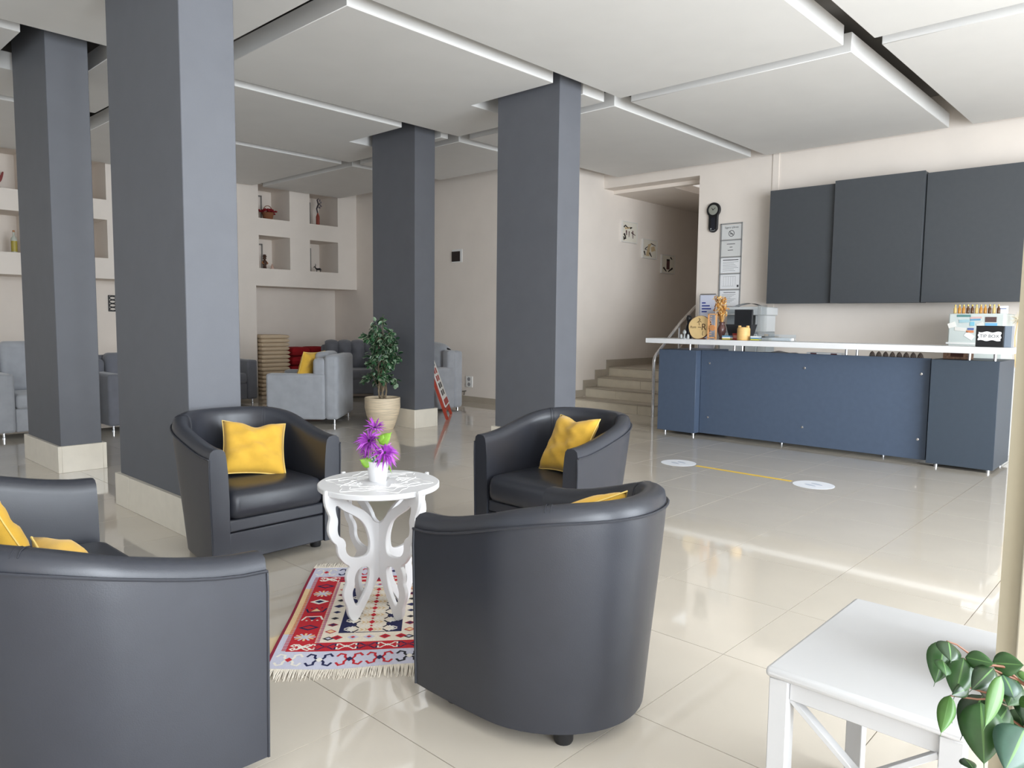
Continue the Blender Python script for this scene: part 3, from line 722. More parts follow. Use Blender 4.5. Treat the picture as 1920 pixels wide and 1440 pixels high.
for s in (0, 1):
    Y = (lambda y: y) if s == 0 else (lambda y: RW-y)
    def R_(c, x0, x1, y0, y1, lay): a, b = sorted((Y(y0), Y(y1))); p.rect(c, x0, x1, a, b, lay)
    R_('crim', 0, RL, 0, .012, 1); R_('org', .30, .80, .012, .045, 1)
    R_('red', .14, RL-.14, .050, .150, 1); R_('cream', .215, RL-.215, .162, .225, 1)
    for k in range(66):
        x = .146+.0125*k
        if x > RL-.146: break
        R_('red', x, x+.006, .034, .051, 2); R_('red' , x, x+.006, .149, .164, 2)
        if k > 4 and x < RL-.21: R_('cream', x+.006, x+.0125, .146, .153, 2)
    # side border motifs
    yc = .100; seq = ['spider', 'star', 'lozenge', 'hand', 'hand2', 'eye', 'star', 'lozenge', 'spider']
    for k, m in enumerate(seq):
        x = .175 + (RL-.35)*k/(len(seq)-1)
        if m == 'spider':
            for q in (-1, 1):
                for e in (-1, 1):
                    p.stroke('white', [(x, Y(yc)), (x+q*.016, Y(yc+e*.014)), (x+q*.026, Y(yc+e*.028)), (x+q*.014, Y(yc+e*.038)), (x+q*.006, Y(yc+e*.026))], .0065, 2)
            p.dia('white', x, Y(yc), .012, .012, 2)
        elif m == 'star':
            for q in range(12):
                a = 2*PI*q/12; p.stroke('lav' if q % 2 else 'org', [(x, Y(yc)), (x+.032*math.cos(a), Y(yc+.038*math.sin(a)))], .009, 2)
            p.dia('lav', x, Y(yc), .016, .018, 3)
        elif m == 'lozenge':
            p.dia('navy', x, Y(yc), .028, .042, 2); p.dia('red', x, Y(yc), .017, .026, 3)
        elif m == 'eye':
            p.dia('white', x, Y(yc), .030, .042, 2); p.dia('navy', x, Y(yc), .016, .022, 3)
        else:
            g = 1 if m == 'hand' else -1; c = 'white' if g > 0 else 'navy'
            p.stroke(c, [(x-g*.012, Y(yc-.042)), (x+g*.022, Y(yc-.030)), (x+g*.022, Y(yc+.030)), (x-g*.012, Y(yc+.042))], .008, 2)
            p.poly('navy' if g > 0 else 'org', [(x+g*.014, Y(yc-.02)), (x-g*.016, Y(yc)), (x+g*.014, Y(yc+.02))], 2)
            for e in (-.022, 0, .022): p.dia('white' if g > 0 else 'navy', x-g*.020, Y(yc+e), .006, .006, 3)
    for k in range(10):
        x = .25 + .60*k/9; c, c2 = [('ink', 'white'), ('och', 'cream'), ('crim', 'navy'), ('ink', None), ('navy', None)][min(k, 9-k)]
        big = .020 if k % 5 in (0, 2) else .015
        if c == 'och': p.dia('red', x, Y(.193), .020, .024, 2); p.dia('org', x, Y(.193), .013, .016, 3)
        else:
            p.dia(c, x, Y(.193), big*.9, big*1.2, 2)
            if c2: p.dia(c2 if k % 5 else 'lav', x, Y(.193), big*.45, big*.6, 3)
for e in (0, 1):
    X = (lambda x: x) if e == 0 else (lambda x: RL-x)
    def Q_(c, x0, x1, y0, y1, lay): a, b = sorted((X(x0), X(x1))); p.rect(c, a, b, y0, y1, lay)
    Q_('red', .140, .215, .050, RW-.050, 1); Q_('cream', .215, .300, .162, RW-.162, 1)
    for k in range(7):
        y = .115 + (RW-.23)*k/6; c = 'white' if k % 2 == 0 else 'navy'; x = .178
        for q in (-1, 1):
            for g in (-1, 1): p.stroke(c, [(X(x), y), (X(x+q*.010), y+g*.016), (X(x+q*.022), y+g*.026), (X(x+q*.022), y+g*.036), (X(x+q*.008), y+g*.036)], .0065, 2)
        p.dia('crim' if c == 'navy' else 'white', X(x), y, .010, .012, 3)
    for k in range(6):
        y = .075 + (RW-.15)*k/5; c = ['white', 'navy', 'red', 'red', 'ink', 'white'][k]; x = .072
        for q in (-1, 1):
            for g in (-1, 1): p.stroke(c, [(X(x), y+g*.008), (X(x+q*.018), y+g*.018), (X(x+q*.036), y+g*.018), (X(x+q*.044), y+g*.036), (X(x+q*.026), y+g*.046)], .009, 2)
        p.dia(['red', 'white', 'navy', 'navy', 'white', 'red'][k], X(x), y, .018, .014, 3)
    for k in range(5):
        y = .225 + (RW-.45)*k/4; c = ['red', 'lav', 'lav', 'red', 'red'][k]
        p.dia(c, X(.258), y, .022, .024, 2); p.dia('crim' if c == 'red' else 'red', X(.258), y, .009, .011, 3)
p.rect('navy', .30, RL-.30, .225, RW-.225, 1); p.rect('cream', .305, RL-.305, .290, RW-.290, 2)
for s in (0, 1):
    Y = (lambda y: y) if s == 0 else (lambda y: RW-y)
    for k in range(6):
        x = .335 + (RL-.67)*k/5
        p.dia('white', x, Y(.275), .030, .022, 2); p.dia('cream', x, Y(.29), .036, .022, 3)
        for g in (-1, 1): p.stroke('white', [(x, Y(.285)), (x+g*.018, Y(.262)), (x+g*.006, Y(.246))], .007, 3); p.stroke('ink', [(x+g*.010, Y(.300)), (x+g*.030, Y(.285))], .007, 4)
for k in range(13):
    x = .325 + (RL-.65)*k/12
    for y in (.315, .333, .369, .387): p.poly('tan' if (k + int(y*1000)) % 2 else 'white', [(x-.018, y-.010), (x, y+.010), (x+.018, y-.010), (x, y-.002)], 3)
    big = k % 2 == 0; p.poly('red', [(x-.020 if big else x-.009, RW/2), (x, RW/2+(.013 if big else .007)), (x+(.020 if big else .009), RW/2), (x, RW/2-(.013 if big else .007))], 4)
p.build('woven_pattern', RMM, rg)
fr = MB(); rnd = random.Random(11)
for e in (0, 1):
    for k in range(190):
        y = -RW*(k+.5)/190; x0 = 0 if e == 0 else RL; sg = -1 if e == 0 else 1; z = rz_(x0, y); L = rnd.uniform(.055, .085); dy = rnd.uniform(-.008, .008)
        fr.tube([(x0, y, z), (x0+sg*L*.5, y+dy*.5, z*.6+.003), (x0+sg*L, y+dy, .003)], [.0022, .0018, .0012], 4)
tag(fr.build('fringe', mat('fringe_cotton', 'ece4d6', .95), rg), None, None, kind='stuff')

# ------------------------------------------------------------------ white side table and the plant in the corner
WHITE2 = mat('side_table_paint', 'cbcbcc', .35, var=.01)
wt = thing('white_side_table', 'low white wooden table with crossed side braces at the lower right', 'table', (1.835, .470, 0))
MB().box(-.290, .290, -.197, .197, .478, .502).build('table_top', WHITE2, wt, bevel=.010, seg=3)
for sx in (-1, 1):
    for sy in (-1, 1):
        MB().box(sx*.262-.021, sx*.262+.021, sy*.168-.021, sy*.168+.021, 0, .478).build('leg', WHITE2, wt, bevel=.002, seg=1)
for sx in (-1, 1):
    MB().box(sx*.262-.011, sx*.262+.011, -.147, .147, .435, .478).build('apron', WHITE2, wt, bevel=.002, seg=1)
    MB().bar((sx*.262-.006, -.147, .435), (sx*.262-.006, .147, .20), .012, .024, (1,0,0)).build('cross_brace', WHITE2, wt, bevel=.0015, seg=1)
    MB().bar((sx*.262+.006, .147, .435), (sx*.262+.006, -.147, .20), .012, .024, (1,0,0)).build('cross_brace', WHITE2, wt, bevel=.0015, seg=1)
for sy in (-1, 1):
    MB().box(-.241, .241, sy*.168-.011, sy*.168+.011, .435, .478).build('apron', WHITE2, wt, bevel=.002, seg=1)

LG = [mat('fig_leaf', '2f5127', .4, var=.15, vscale=60), mat('fig_leaf_dark', '1c3519', .3, var=.15, vscale=60), mat('fig_leaf_light', '456c2d', .45, var=.12, vscale=60), mat('fig_leaf_blue', '2a4a3a', .35, var=.1, vscale=60)]
RIB = mat('leaf_rib', '557a40', .5); TWIG = mat('fig_twig', '7d5038', .6)
fg = thing('fig_plant', 'leafy green weeping fig reaching in at the lower right corner', 'plant', (1.20, .06, 0))
OFF = Vector((1.20, .06, -.257))   # twigs and leaves are listed from a level .257 m up
LEAVES = [((1.075,.224,.588),(1.042,.225,.548),.016*1.5,0),((1.056,.216,.597),(1.034,.208,.583),.019*1.2,1),((1.038,.218,.578),(1.018,.209,.569),.016,0),((1.069,.2,.576),(1.036,.201,.541),.024,0),
((1.059,.191,.544),(1.023,.201,.544),.012,1),((1.07,.199,.577),(1.069,.17,.579),.016,0),((1.071,.168,.573),(1.029,.181,.557),.019,1),((1.116,.177,.561),(1.118,.146,.568),.022,0),
((1.042,.155,.577),(1.003,.161,.532),.015,2),((1.102,.162,.555),(1.085,.148,.538),.028,3),((1.105,.183,.519),(1.063,.194,.48),.027,1),((1.057,.177,.53),(1.033,.166,.471),.034,0),
((1.115,.156,.509),(1.069,.173,.481),.030,0),((1.043,.208,.533),(1.011,.208,.5),.014,2),((1.054,.209,.526),(1.032,.202,.508),.010,0),((1.155,.174,.52),(1.113,.19,.525),.028,1),
((1.145,.152,.497),(1.126,.142,.486),.017,0),((1.058,.13,.514),(1.017,.14,.479),.038,3),((1.09,.142,.533),(1.074,.131,.54),.010,2),((1.073,.194,.443),(1.058,.18,.44),.014,1),
((1.167,.16,.51),(1.126,.175,.513),.02,1),((1.177,.153,.538),(1.158,.142,.525),.022,0),((1.12,.10,.56),(1.10,.085,.52),.03,0),((1.16,.08,.50),(1.14,.06,.46),.03,2),((1.19,.13,.47),(1.20,.165,.44),.03,0),((1.22,.05,.56),(1.24,.08,.52),.03,0),((1.125,.150,.545),(1.085,.152,.527),.024,0),((1.13,.140,.525),(1.10,.130,.500),.024,1),((1.145,.150,.55),(1.13,.125,.540),.022,2),((1.12,.165,.505),(1.09,.160,.470),.022,0),((1.14,.125,.50),(1.11,.118,.470),.026,1)]
rnd = random.Random(3)
for b, t_, w_, k in LEAVES:
    nrm = -f*.8 + Vector((rnd.uniform(-.4,.4), rnd.uniform(-.4,.4), rnd.uniform(.1,.7)))
    bb, tt = Vector(b), Vector(t_); tt = bb+(tt-bb)*1.18
    leaf('leaf', bb-OFF, tt-OFF, w_*1.45, nrm, LG[k], fg, rnd.uniform(.02, .10), rnd.uniform(.1, .35), RIB, n=12)
STEMS = [[(1.066,.22,.593),(1.074,.21,.589),(1.084,.198,.578),(1.105,.173,.557),(1.131,.143,.54),(1.165,.10,.49)],[(1.066,.216,.566),(1.078,.204,.571),(1.093,.187,.565),(1.114,.164,.561),(1.131,.143,.538)],
[(1.065,.212,.523),(1.088,.186,.519),(1.107,.166,.52),(1.12,.152,.515),(1.131,.139,.503),(1.165,.10,.47)],[(1.082,.196,.534),(1.092,.184,.529),(1.112,.162,.522),(1.131,.139,.503)],[(1.111,.165,.548),(1.123,.153,.547),(1.131,.143,.538)],
[(1.1,.173,.508),(1.11,.16,.5),(1.125,.143,.485),(1.135,.132,.478),(1.17,.09,.44)],[(1.165,.10,.49),(1.185,.08,.42),(1.20,.06,.26)],[(1.165,.10,.47),(1.19,.07,.40),(1.20,.06,.25)],[(1.17,.09,.44),(1.195,.065,.36),(1.20,.06,.24)],[(1.12,.10,.56),(1.16,.09,.50),(1.19,.07,.40)],[(1.22,.05,.56),(1.21,.055,.45),(1.20,.06,.3)]]
for s in STEMS:
    MB().tube([Vector(q)-OFF for q in s], [.0010+.0012*i/len(s) for i in range(len(s))], 6).build('twig', TWIG, fg, smooth=True)
MB().tube([(.0, .0, .22), (.005, .0, .36), (-.003, .004, .52)], [.010, .008, .005], 8).build('trunk', TWIG, fg, smooth=True)
MB().lathe([(.075, 0), (.085, .01), (.11, .21), (.115, .22), (.115, .245), (.105, .245), (.10, .22), (.02, .22)], 32).build('pot', mat('terracotta', 'a9653f', .8), fg, smooth=True, angle=35)
MB().lathe([(.099, .222), (.02, .228)], 24).build('soil', mat('soil', '2e241b', .95), fg)

# ------------------------------------------------------------------ grey lounge armchairs
def armchair(label, loc, rz, W=.86, D=.86, HA=.605, HB=.86, tuft=False, m=GREYF, puff=False, wing=0, z0=.06, group='grey velour armchairs'):
    t = thing('lounge_armchair', label, 'armchair', loc, rz, group)
    a = W/2; aw = .16
    for s in (-1, 1):
        x0, x1 = sorted((s*a, s*(a-aw)))
        MB().box(x0, x1, 0, D-.16, z0, HA).build('arm', m, t, bevel=.030, seg=3)
        if wing:
            MB().box(x0+.01, x1-.01, D-.16-wing, D-.13, HA-.05, HB-.02).build('wing', m, t, bevel=.035, seg=3)
    MB().box(-a+aw, a-aw, .02, D-.16, z0, .30).build('base', m, t, bevel=.015, seg=2)
    MB().box(-a+.004, a-.004, D-.17, D, z0, HB-.03).build('back_frame', m, t, bevel=.045, seg=3)
    MB().box(-a+aw+.004, a-aw-.004, -.01, D-.22, .295, .45).build('seat_cushion', m, t, bevel=.045, seg=4)
    b0, b1 = -a+aw+.004, a-aw-.004
    if tuft:
        b0, b1 = -a+.06, a-.06; n = 4; wd = (b1-b0)/n
        for k in range(n):
            q = MB(); x0 = b0+wd*k
            def F(i, j, x0=x0):
                x = x0+wd*i; z = .43+(HB+.045-.43)*j; y = D-.24 - .10*(math.sin(PI*i)**.6)*(math.sin(PI*min(1, max(0, j)))**.45) - .03*(1-j)
                y += .045*math.exp(-((j-.55)/.10)**2)*(1-math.sin(PI*i)*.55)
                z -= .035*(1-math.sin(PI*i)**.5)*(1 if j > .9 else 0)
                return (x, y, z)
            q.grid(F, 10, 18)
            q.grid(lambda i, j, x0=x0: (x0+wd*i, D-.24+.16*j - .03*0, F(i, 1)[2]+.012*math.sin(PI*j)), 10, 4)
            q.box(x0, x0+wd, D-.24, D-.16, .43, HB-.01)
            q.build('back_tuft', m, t, smooth=True, weld=True, angle=75)
    elif puff:
        q = MB()
        def F(i, j):
            x = b0+(b1-b0)*i; z = .44+(HB+.09-.44)*j; e = (math.sin(PI*i)**.5)*(math.sin(PI*j)**.4)
            y = D-.17-.20*e - .012*math.sin(26*j+3*math.sin(6*i))*e; z -= .08*(1-math.sin(PI*i)**.4)*j
            return (x, y, z)
        q.grid(F, 16, 20); q.grid(lambda i, j: (b0+(b1-b0)*i, D-.17+.14*j, F(i, 1)[2]-.10*j*j), 16, 5)
        q.build('back_cushion', m, t, smooth=True, weld=True, angle=75)
    else:
        MB().box(b0, b1, D-.33, D-.15, .44, HB).build('back_cushion', m, t, bevel=.06, seg=4)
        for s in (-1, 1):
            x0, x1 = sorted((s*(a-.02), s*(a-aw+.004)))
            MB().box(x0, x1, D-.31, D-.15, HA-.06, HB-.07).build('side_pad', m, t, bevel=.045, seg=4)
    for x, y in ((-a+.06, .06), (a-.06, .06), (-a+.06, D-.06), (a-.06, D-.06)):
        MB().lathe([(.020, 0), (.020, .012), (.013, .016), (.013, z0)], 12, TR((x, y, 0))).build('leg', CHROME, t, smooth=True)
    return t
# nearest: faces left, seen from its side
ang = math.atan2(.73, -.68)            # direction it faces
def face(dx, dy): return math.atan2(dy, dx) + PI/2
fd = Vector((-.68, .73, 0)).normalized(); rd = Vector((.73, .68, 0)).normalized()   # rd: from near side to far side
near_back = Vector((4.985, 7.475, 0))
ac1 = armchair('light grey armchair turned to the left with a mustard cushion', near_back + fd*.86 + rd*.43, face(fd.x, fd.y))
pillow('mustard cushion standing in the light grey armchair turned to the left', near_back + fd*.47 + rd*.27 + Vector((0, 0, .452)), face(fd.x, fd.y)-.35, -.34, .0, s=.44, seed=21)
f2 = Vector((-.50, -.86, 0)).normalized()
ac2 = armchair('dark grey tufted armchair in the far corner by the back wall', Vector((7.15, 10.30, 0)) + f2*.43, face(f2.x, f2.y), W=.98, HB=.86, tuft=True, m=GREYF2)
ac3 = armchair('grey recliner with a puffy back, seen from the side by the poster stand', (6.40, 8.20, 0), face(-1, 0), W=1.02, D=.82, HA=.60, HB=.86, puff=True, wing=.12, z0=.025)
MB().tube([(-.515, .80, .62), (-.53, .86, .56), (-.55, .90, .42), (-.55, .985, .40)], .010, 6).build('recline_lever', BLACKP, ac3, smooth=True)
ac4 = armchair('dark grey armchair half hidden behind the nearest column, on its right', (4.98, 10.30, 0), 0, W=.98, HB=.92, HA=.64, m=GREYF2)
ac5 = armchair('grey armchair at the far left edge, behind the left column', (2.28, 8.84, 0), 0, W=.80, HB=.98, HA=.66, m=GREYF)
ac6 = armchair('dark grey armchair seen in the gap between the two left columns', (3.32, 8.66, 0), 0, W=.92, HB=.84, HA=.63, m=GREYF2)

# stack of flat beige cushions and red cushions in the back recess
def flat_cushion(name, label, loc, rz, sx, sy, th, m, group, wob=0):
    t = thing(name, label, 'cushion', loc, rz, group)
    def surf(sg):
        def F(i, j):
            a, b = math.sin((i-.5)*PI), math.sin((j-.5)*PI); e = (max(0, 1-abs(a)**14)*max(0, 1-abs(b)**14))**.5 if th < .1 else (max(0, 1-a**6)*max(0, 1-b**6))**.5
            return (a*sx/2*(1-.02*(1-b*b)), b*sy/2*(1-.02*(1-a*a)), th/2+sg*th/2*e**.6 + wob*math.sin(3*a+sg)*.01)
        return F
    q = MB(); q.grid(surf(1), 12, 12); q.grid(surf(-1), 12, 12); q.build('cover', m, t, smooth=True, weld=True, angle=80)
    ed = [(-1+k/5, -1) for k in range(10)]+[(1, -1+k/5) for k in range(10)]+[(1-k/5, 1) for k in range(10)]+[(-1, 1-k/5) for k in range(10)]
    q = MB().tube([(a*sx/2*(1-.02*(1-b*b)), b*sy/2*(1-.02*(1-a*a)), th/2) for a, b in ed], .005, 5, closed=True).build('piping', m, t, smooth=True)
    return t
ORD = ['bottom', 'second', 'third', 'fourth', 'fifth', 'sixth', 'seventh', 'eighth', 'ninth', 'tenth', 'eleventh', 'twelfth', 'thirteenth', 'fourteenth', 'fifteenth']
base0 = None
for k in range(15):
    lab = 'flat beige seat cushion, %s of the tall stack against the back wall' % ('topmost' if k == 14 else 'lowest' if k == 0 else ORD[k]+' from the bottom')
    lc = (6.26+rnd.uniform(-.008, .008), 11.38+rnd.uniform(-.01, .01), .066*k); ra = -.05+rnd.uniform(-.03, .03)
    if base0 is None: base0 = flat_cushion('seat_cushion_flat', lab, lc, ra, .49, .46, .066, BEIGE, 'stacked beige seat cushions')
    else: dup(base0, lab, lc, ra)
base1 = None
for k in range(5):
    lab = 'red cushion, %s of the stack beside the beige cushions' % ['lowest', 'second from the bottom', 'middle one', 'second from the top', 'topmost'][k]
    lc = (6.735+(.02 if k == 4 else rnd.uniform(-.02, .02)), 11.42, .155*k); ra = rnd.uniform(-.15, .15)
    if base1 is None: base1 = flat_cushion('red_cushion', lab, lc, ra, .37, .36, .155, REDF, 'red cushions')
    else: dup(base1, lab, lc, ra)
for k in range(5):
    lab = 'red cushion, %s of the stack behind the grey armchairs' % ['lowest', 'second from the bottom', 'middle one', 'second from the top', 'topmost'][k]
    dup(base1, lab, (7.16, 11.46+rnd.uniform(-.02, .02), .155*k), rnd.uniform(-.15, .15))

# ------------------------------------------------------------------ potted ficus
fc = thing('potted_ficus', 'artificial variegated ficus tree in a striped beige pot against a column', 'potted tree', (5.215, 6.92, 0))
POT = mat('striped_pot', 'd9c7ab', .55, var=.22, vscale=5, stretch=(1, 1, 14), bump=.3, bscale=30)
MB().lathe([(.125, 0), (.132, .01), (.155, .07), (.185, .16), (.205, .25), (.203, .33), (.205, .345), (.203, .362), (.191, .362), (.187, .335), (.05, .325)], 40).build('pot', POT, fc, smooth=True, angle=50)
MB().lathe([(.188, .328), (.02, .336)], 24).build('soil', mat('soil', '2e241b', .95), fc)
TRK = mat('ficus_trunk', '8a7a63', .85, var=.2, vscale=30)
rnd = random.Random(5)
tips = []
for k in range(4):
    a = k*PI/2+.5; pts = [(.035*math.cos(a), .035*math.sin(a), .35)]
    for i in range(1, 7): pts.append((.045*math.cos(a+i*.5), .045*math.sin(a+i*.5), .35+.085*i))
    MB().tube(pts, [.011-.0009*i for i in range(7)], 6).build('trunk', TRK, fc, smooth=True); tips.append(pts[-1])
tw = MB(); anchors = []
for k in range(70):
    z = rnd.uniform(.74, 1.13); a = rnd.uniform(0, 2*PI); R = (.215 if z < 1.05 else .215-.9*(z-1.05))*rnd.uniform(.45, 1.05)*min(1, .7+(z-.74)*2.2)
    b = Vector((.03*math.cos(a), .03*math.sin(a), z-.12)); e = Vector((R*math.cos(a), R*math.sin(a), z))
    tw.tube([b, (b+e)/2+Vector((0,0,.02)), e], [.003, .002, .001], 4); anchors.append((b, e))
for a, z0, z1, R in ((2.45, .42, .66, .20), (2.8, .42, .60, .24), (5.0, .42, .62, .20), (5.6, .44, .60, .23), (5.3, .44, .66, .14), (2.3, .5, .56, .14)):
    a = a - 0.9
    b = Vector((.03*math.cos(a), .03*math.sin(a), z0)); mdp = Vector((R*.6*math.cos(a), R*.6*math.sin(a), z1+.02)); e = Vector((R*math.cos(a), R*math.sin(a), z1-.05))
    tw.tube([b, mdp, e], [.005, .003, .0015], 5); anchors += [(mdp, e)]*4
for a, z in ((1.0, 1.24), (4.1, 1.30), (2.8, 1.22)):
    tw.tube([(.02, 0, 1.0), (.10*math.cos(a), .10*math.sin(a), z-.08), (.08*math.cos(a), .08*math.sin(a), z)], [.003, .002, .001], 4); anchors.append((Vector((.08*math.cos(a), .08*math.sin(a), z-.1)), Vector((.08*math.cos(a), .08*math.sin(a), z))))
tag(tw.build('twigs', TRK, fc, smooth=True), None, None, kind='stuff')
FL = [mat('ficus_leaf', '35603c', .4, var=.2, vscale=40), mat('ficus_leaf_dark', '22402a', .4, var=.2, vscale=40), mat('ficus_leaf_edge', 'b9c9a6', .5), mat('ficus_leaf_grey', '7d957a', .5)]
lv = MB()
for b, e in anchors:
    for q in range(13 if e.z > .7 else 8):
        if e.x > .17: continue
        c = b.lerp(e, rnd.uniform(.3, 1.1)) + Vector((rnd.uniform(-.03,.03), rnd.uniform(-.03,.03), rnd.uniform(-.03,.03)))
        d = Vector((rnd.uniform(-1,1)+c.x*4, rnd.uniform(-1,1)+c.y*4, rnd.uniform(-1.3,.5))).normalized(); L = rnd.uniform(.045, .075)
        sd = d.cross(Vector((rnd.uniform(-1,1), rnd.uniform(-1,1), 1))).normalized()*L*.27; nr = d.cross(sd).normalized()*L*.06
        ps = [c, c+d*L*.3-sd-nr, c+d*L*.3+sd-nr, c+d*L*.7-sd*.8-nr, c+d*L*.7+sd*.8-nr, c+d*L, c+d*L*.3, c+d*L*.7]
        lv.mi = rnd.choice((0, 0, 1, 1, 3)); lv.add(ps, [(0,6,1),(0,2,6),(6,7,3,1),(6,2,4,7),(7,5,3),(7,4,5)])
        if rnd.random() < .8:
            lv.mi = 2; o_ = nr*.15
            lv.add([ps[1]-sd*.22+o_, ps[1]+o_+sd*.1, ps[3]+o_+sd*.1, ps[3]-sd*.22+o_, ps[5]+o_, c+o_], [(0,1,2,3), (3,2,4), (5,1,0)])
tag(lv.build('foliage', FL, fc), None, None, kind='stuff')

# ------------------------------------------------------------------ poster stand
REDW = mat('red_wood', 'b23a22', .5, var=.1, vscale=20)
ps_ = thing('poster_stand', 'red wooden easel with a long price poster, leaning beside the column', 'poster stand', (6.49, 7.18, 0), math.atan2(.485, .513))
# local x runs between the feet, the board leans back towards +y
lean = .34; H = 1.02
def brd(x, s, off=0.0): return (x, s*math.sin(lean)*1 - off*math.cos(lean), s*math.cos(lean) + off*math.sin(lean))
for s in (-1, 1):
    MB().bar(brd(s*.30, 0.0), brd(s*.30, H), .045, .035, (0, 1, 0)).build('rail', REDW, ps_)
for h_ in (.12, .98):
    MB().bar(brd(-.30, h_), brd(.30, h_), .05, .03, (0, 1, 0)).build('crossbar', REDW, ps_)
MB().bar((0, .62, .01), brd(0, .92, -.03), .035, .03).build('prop_leg', REDW, ps_)
bm_ = MB(); bm_.add([brd(-.27, .15, .02), brd(.27, .15, .02), brd(.27, .96, .02), brd(-.27, .96, .02), brd(-.27, .15, .03), brd(.27, .15, .03), brd(.27, .96, .03), brd(-.27, .96, .03)], [(0,3,2,1),(4,5,6,7),(0,1,5,4),(1,2,6,5),(2,3,7,6),(3,0,4,7)])
pb = bm_.build('poster', mat('poster_white', 'ece8e2', .5), ps_)
PIC = [mat('poster_photo', '4a4340', .6), mat('poster_red', 'b04038', .6)]
pm = MB()
def patch(x0, x1, s0, s1): pm.add([brd(x0, s0, .0308), brd(x1, s0, .0308), brd(x1, s1, .0308), brd(x0, s1, .0308)], [(0,1,2,3)])
for k in range(6):
    pm.mi = 0 if k in (0, 1, 4) else 1
    for x in (-.22, -.02): patch(x, x+.15, .30+.098*k, .37+.098*k)
pm.mi = 1; patch(-.25, .25, .88, .945); patch(-.25, .25, .17, .25)
pm.build('poster_print', PIC, pb)

# ------------------------------------------------------------------ ornaments in the wall niches
def niche(ix, iz): return (nx[ix][0], nx[ix][1], nz[iz][0])
TER = mat('basket_wicker', '8c5a3c', .85, var=.3, vscale=60, stretch=(1, 1, 4)); REDFL = mat('red_flower', '8c1420', .8, var=.3, vscale=60)
bk = thing('flower_basket', 'small wicker basket of red flowers in the upper left niche of the right block', 'basket', (6.37, 11.56, nz[1][0]))
MB().lathe([(.07, 0), (.095, .13), (.10, .135), (.09, .135), (.02, .12)], 20).build('basket', TER, bk, smooth=True, angle=40)
MB().tube([(.09*math.cos(PI*i/10), 0, .13+.12*math.sin(PI*i/10)) for i in range(11)], .006, 6).build('handle', TER, bk, smooth=True)
fl_ = MB()
for k in range(60):
    a = rnd.uniform(0, 2*PI); R = .14*math.sqrt(rnd.random()); c = (R*math.cos(a), R*math.sin(a), .15+.05*rnd.random()-.25*R*R/.17)
    fl_.lathe([(.002, -.015), (.022, 0), (.012, .014), (.002, .016)], 6, TR(c, rnd.uniform(-.6, .6), rnd.uniform(-.6, .6)))
tag(fl_.build('flowers', REDFL, bk, smooth=True), None, None, kind='stuff')
lp = thing('branch_ornament', 'slim ornament with a red base and a dark flowering branch in the upper right niche', 'ornament', (7.36, 11.62, nz[1][0]))
MB().lathe([(.040, 0), (.042, .01), (.032, .02), (.032, .18), (.026, .20), (.015, .23), (.012, .25)], 20).build('base', mat('copper_red', '9c4a3c', .4), lp, smooth=True, angle=40)
MB().tube([(0, 0, .24), (-.02, 0, .32), (.015, 0, .40), (-.01, 0, .47), (.02, 0, .50)], [.012, .012, .014, .012, .006], 7).build('branch', mat('dark_branch', '4a4248', .8), lp, smooth=True)
for k in range(5):
    MB().lathe([(.002, 0), (.018, .01), (.022, .02), (.002, .022)], 8, TR((.02+.025*(k % 2), -.01, .33+.035*k), .8, .6*k)).build('blossom', mat('pale_blossom', '8c8790', .8), lp, smooth=True)
fi = thing('carved_figurine', 'dark carved wooden figurine in the lower left niche of the right block', 'figurine', (6.33, 11.62, nz[0][0]))
WOODD = mat('dark_carved_wood', '4b2f22', .5, var=.2, vscale=30); WOODL = mat('tan_carved_wood', 'b57a4c', .6)
MB().lathe([(.04, 0), (.042, .02), (.03, .03), (.025, .07), (.036, .10), (.038, .13), (.026, .155), (.014, .165)], 16).build('body', WOODD, fi, smooth=True, angle=50)
MB().lathe([(.005, .16), (.026, .175), (.028, .20), (.018, .22), (.004, .225)], 14).build('head', WOODD, fi, smooth=True)
MB().lathe([(.030, .215), (.036, .225), (.024, .235), (.026, .25), (.005, .255)], 14).build('hat', WOODD, fi, smooth=True, angle=50)
for s in (-1, 1): MB().tube([(s*.034, 0, .135), (s*.052, -.01, .11), (s*.03, -.035, .095)], [.010, .009, .008], 6).build('arm', WOODL, fi, smooth=True)
pk = thing('pink_trinket', 'tiny pale pink trinket standing beside the carved figurine', 'ornament', (6.50, 11.68, nz[0][0]))
MB().lathe([(.03, 0), (.034, .02), (.022, .05), (.026, .07), (.006, .085)], 14).build('body', mat('pale_pink', 'd9b6a4', .6), pk, smooth=True)
MB().lathe([(.012, .08), (.015, .095), (.004, .11)], 10).build('knob', mat('pale_pink', 'd9b6a4', .6), pk, smooth=True)
def animal(x, label, rz):
    t = thing('antelope_figure', label, 'figurine', (x, 11.62, nz[0][0]), rz, 'dark animal figures in the niche')
    k = mat('dark_metal', '2e2b2c', .4)
    MB().tube([(-.045, 0, .062), (-.03, 0, .070), (.02, 0, .068), (.042, 0, .078), (.055, 0, .105)], [.010, .019, .017, .013, .008], 8).build('body', k, t, smooth=True)
    MB().tube([(.050, 0, .102), (.066, 0, .110), (.085, 0, .100)], [.010, .011, .005], 8).build('head', k, t, smooth=True)
    for px in (-.035, .03):
        for py in (-.01, .01): MB().tube([(px, py, .065), (px-.004, py, .03), (px+.002, py, 0)], [.008, .005, .005], 6).build('leg', k, t, smooth=True)
    for s in (-1, 1): MB().tube([(.058, s*.006, .115), (.045, s*.02, .14), (.052, s*.026, .165)], [.004, .003, .001], 5).build('horn', k, t, smooth=True)
    MB().tube([(-.05, 0, .065), (-.064, 0, .05)], [.004, .002], 5).build('tail', k, t)
animal(7.10, 'dark horned animal figure at the left of the lower right niche', .6)
animal(7.36, 'dark horned animal figure at the right of the lower right niche', 2.4)
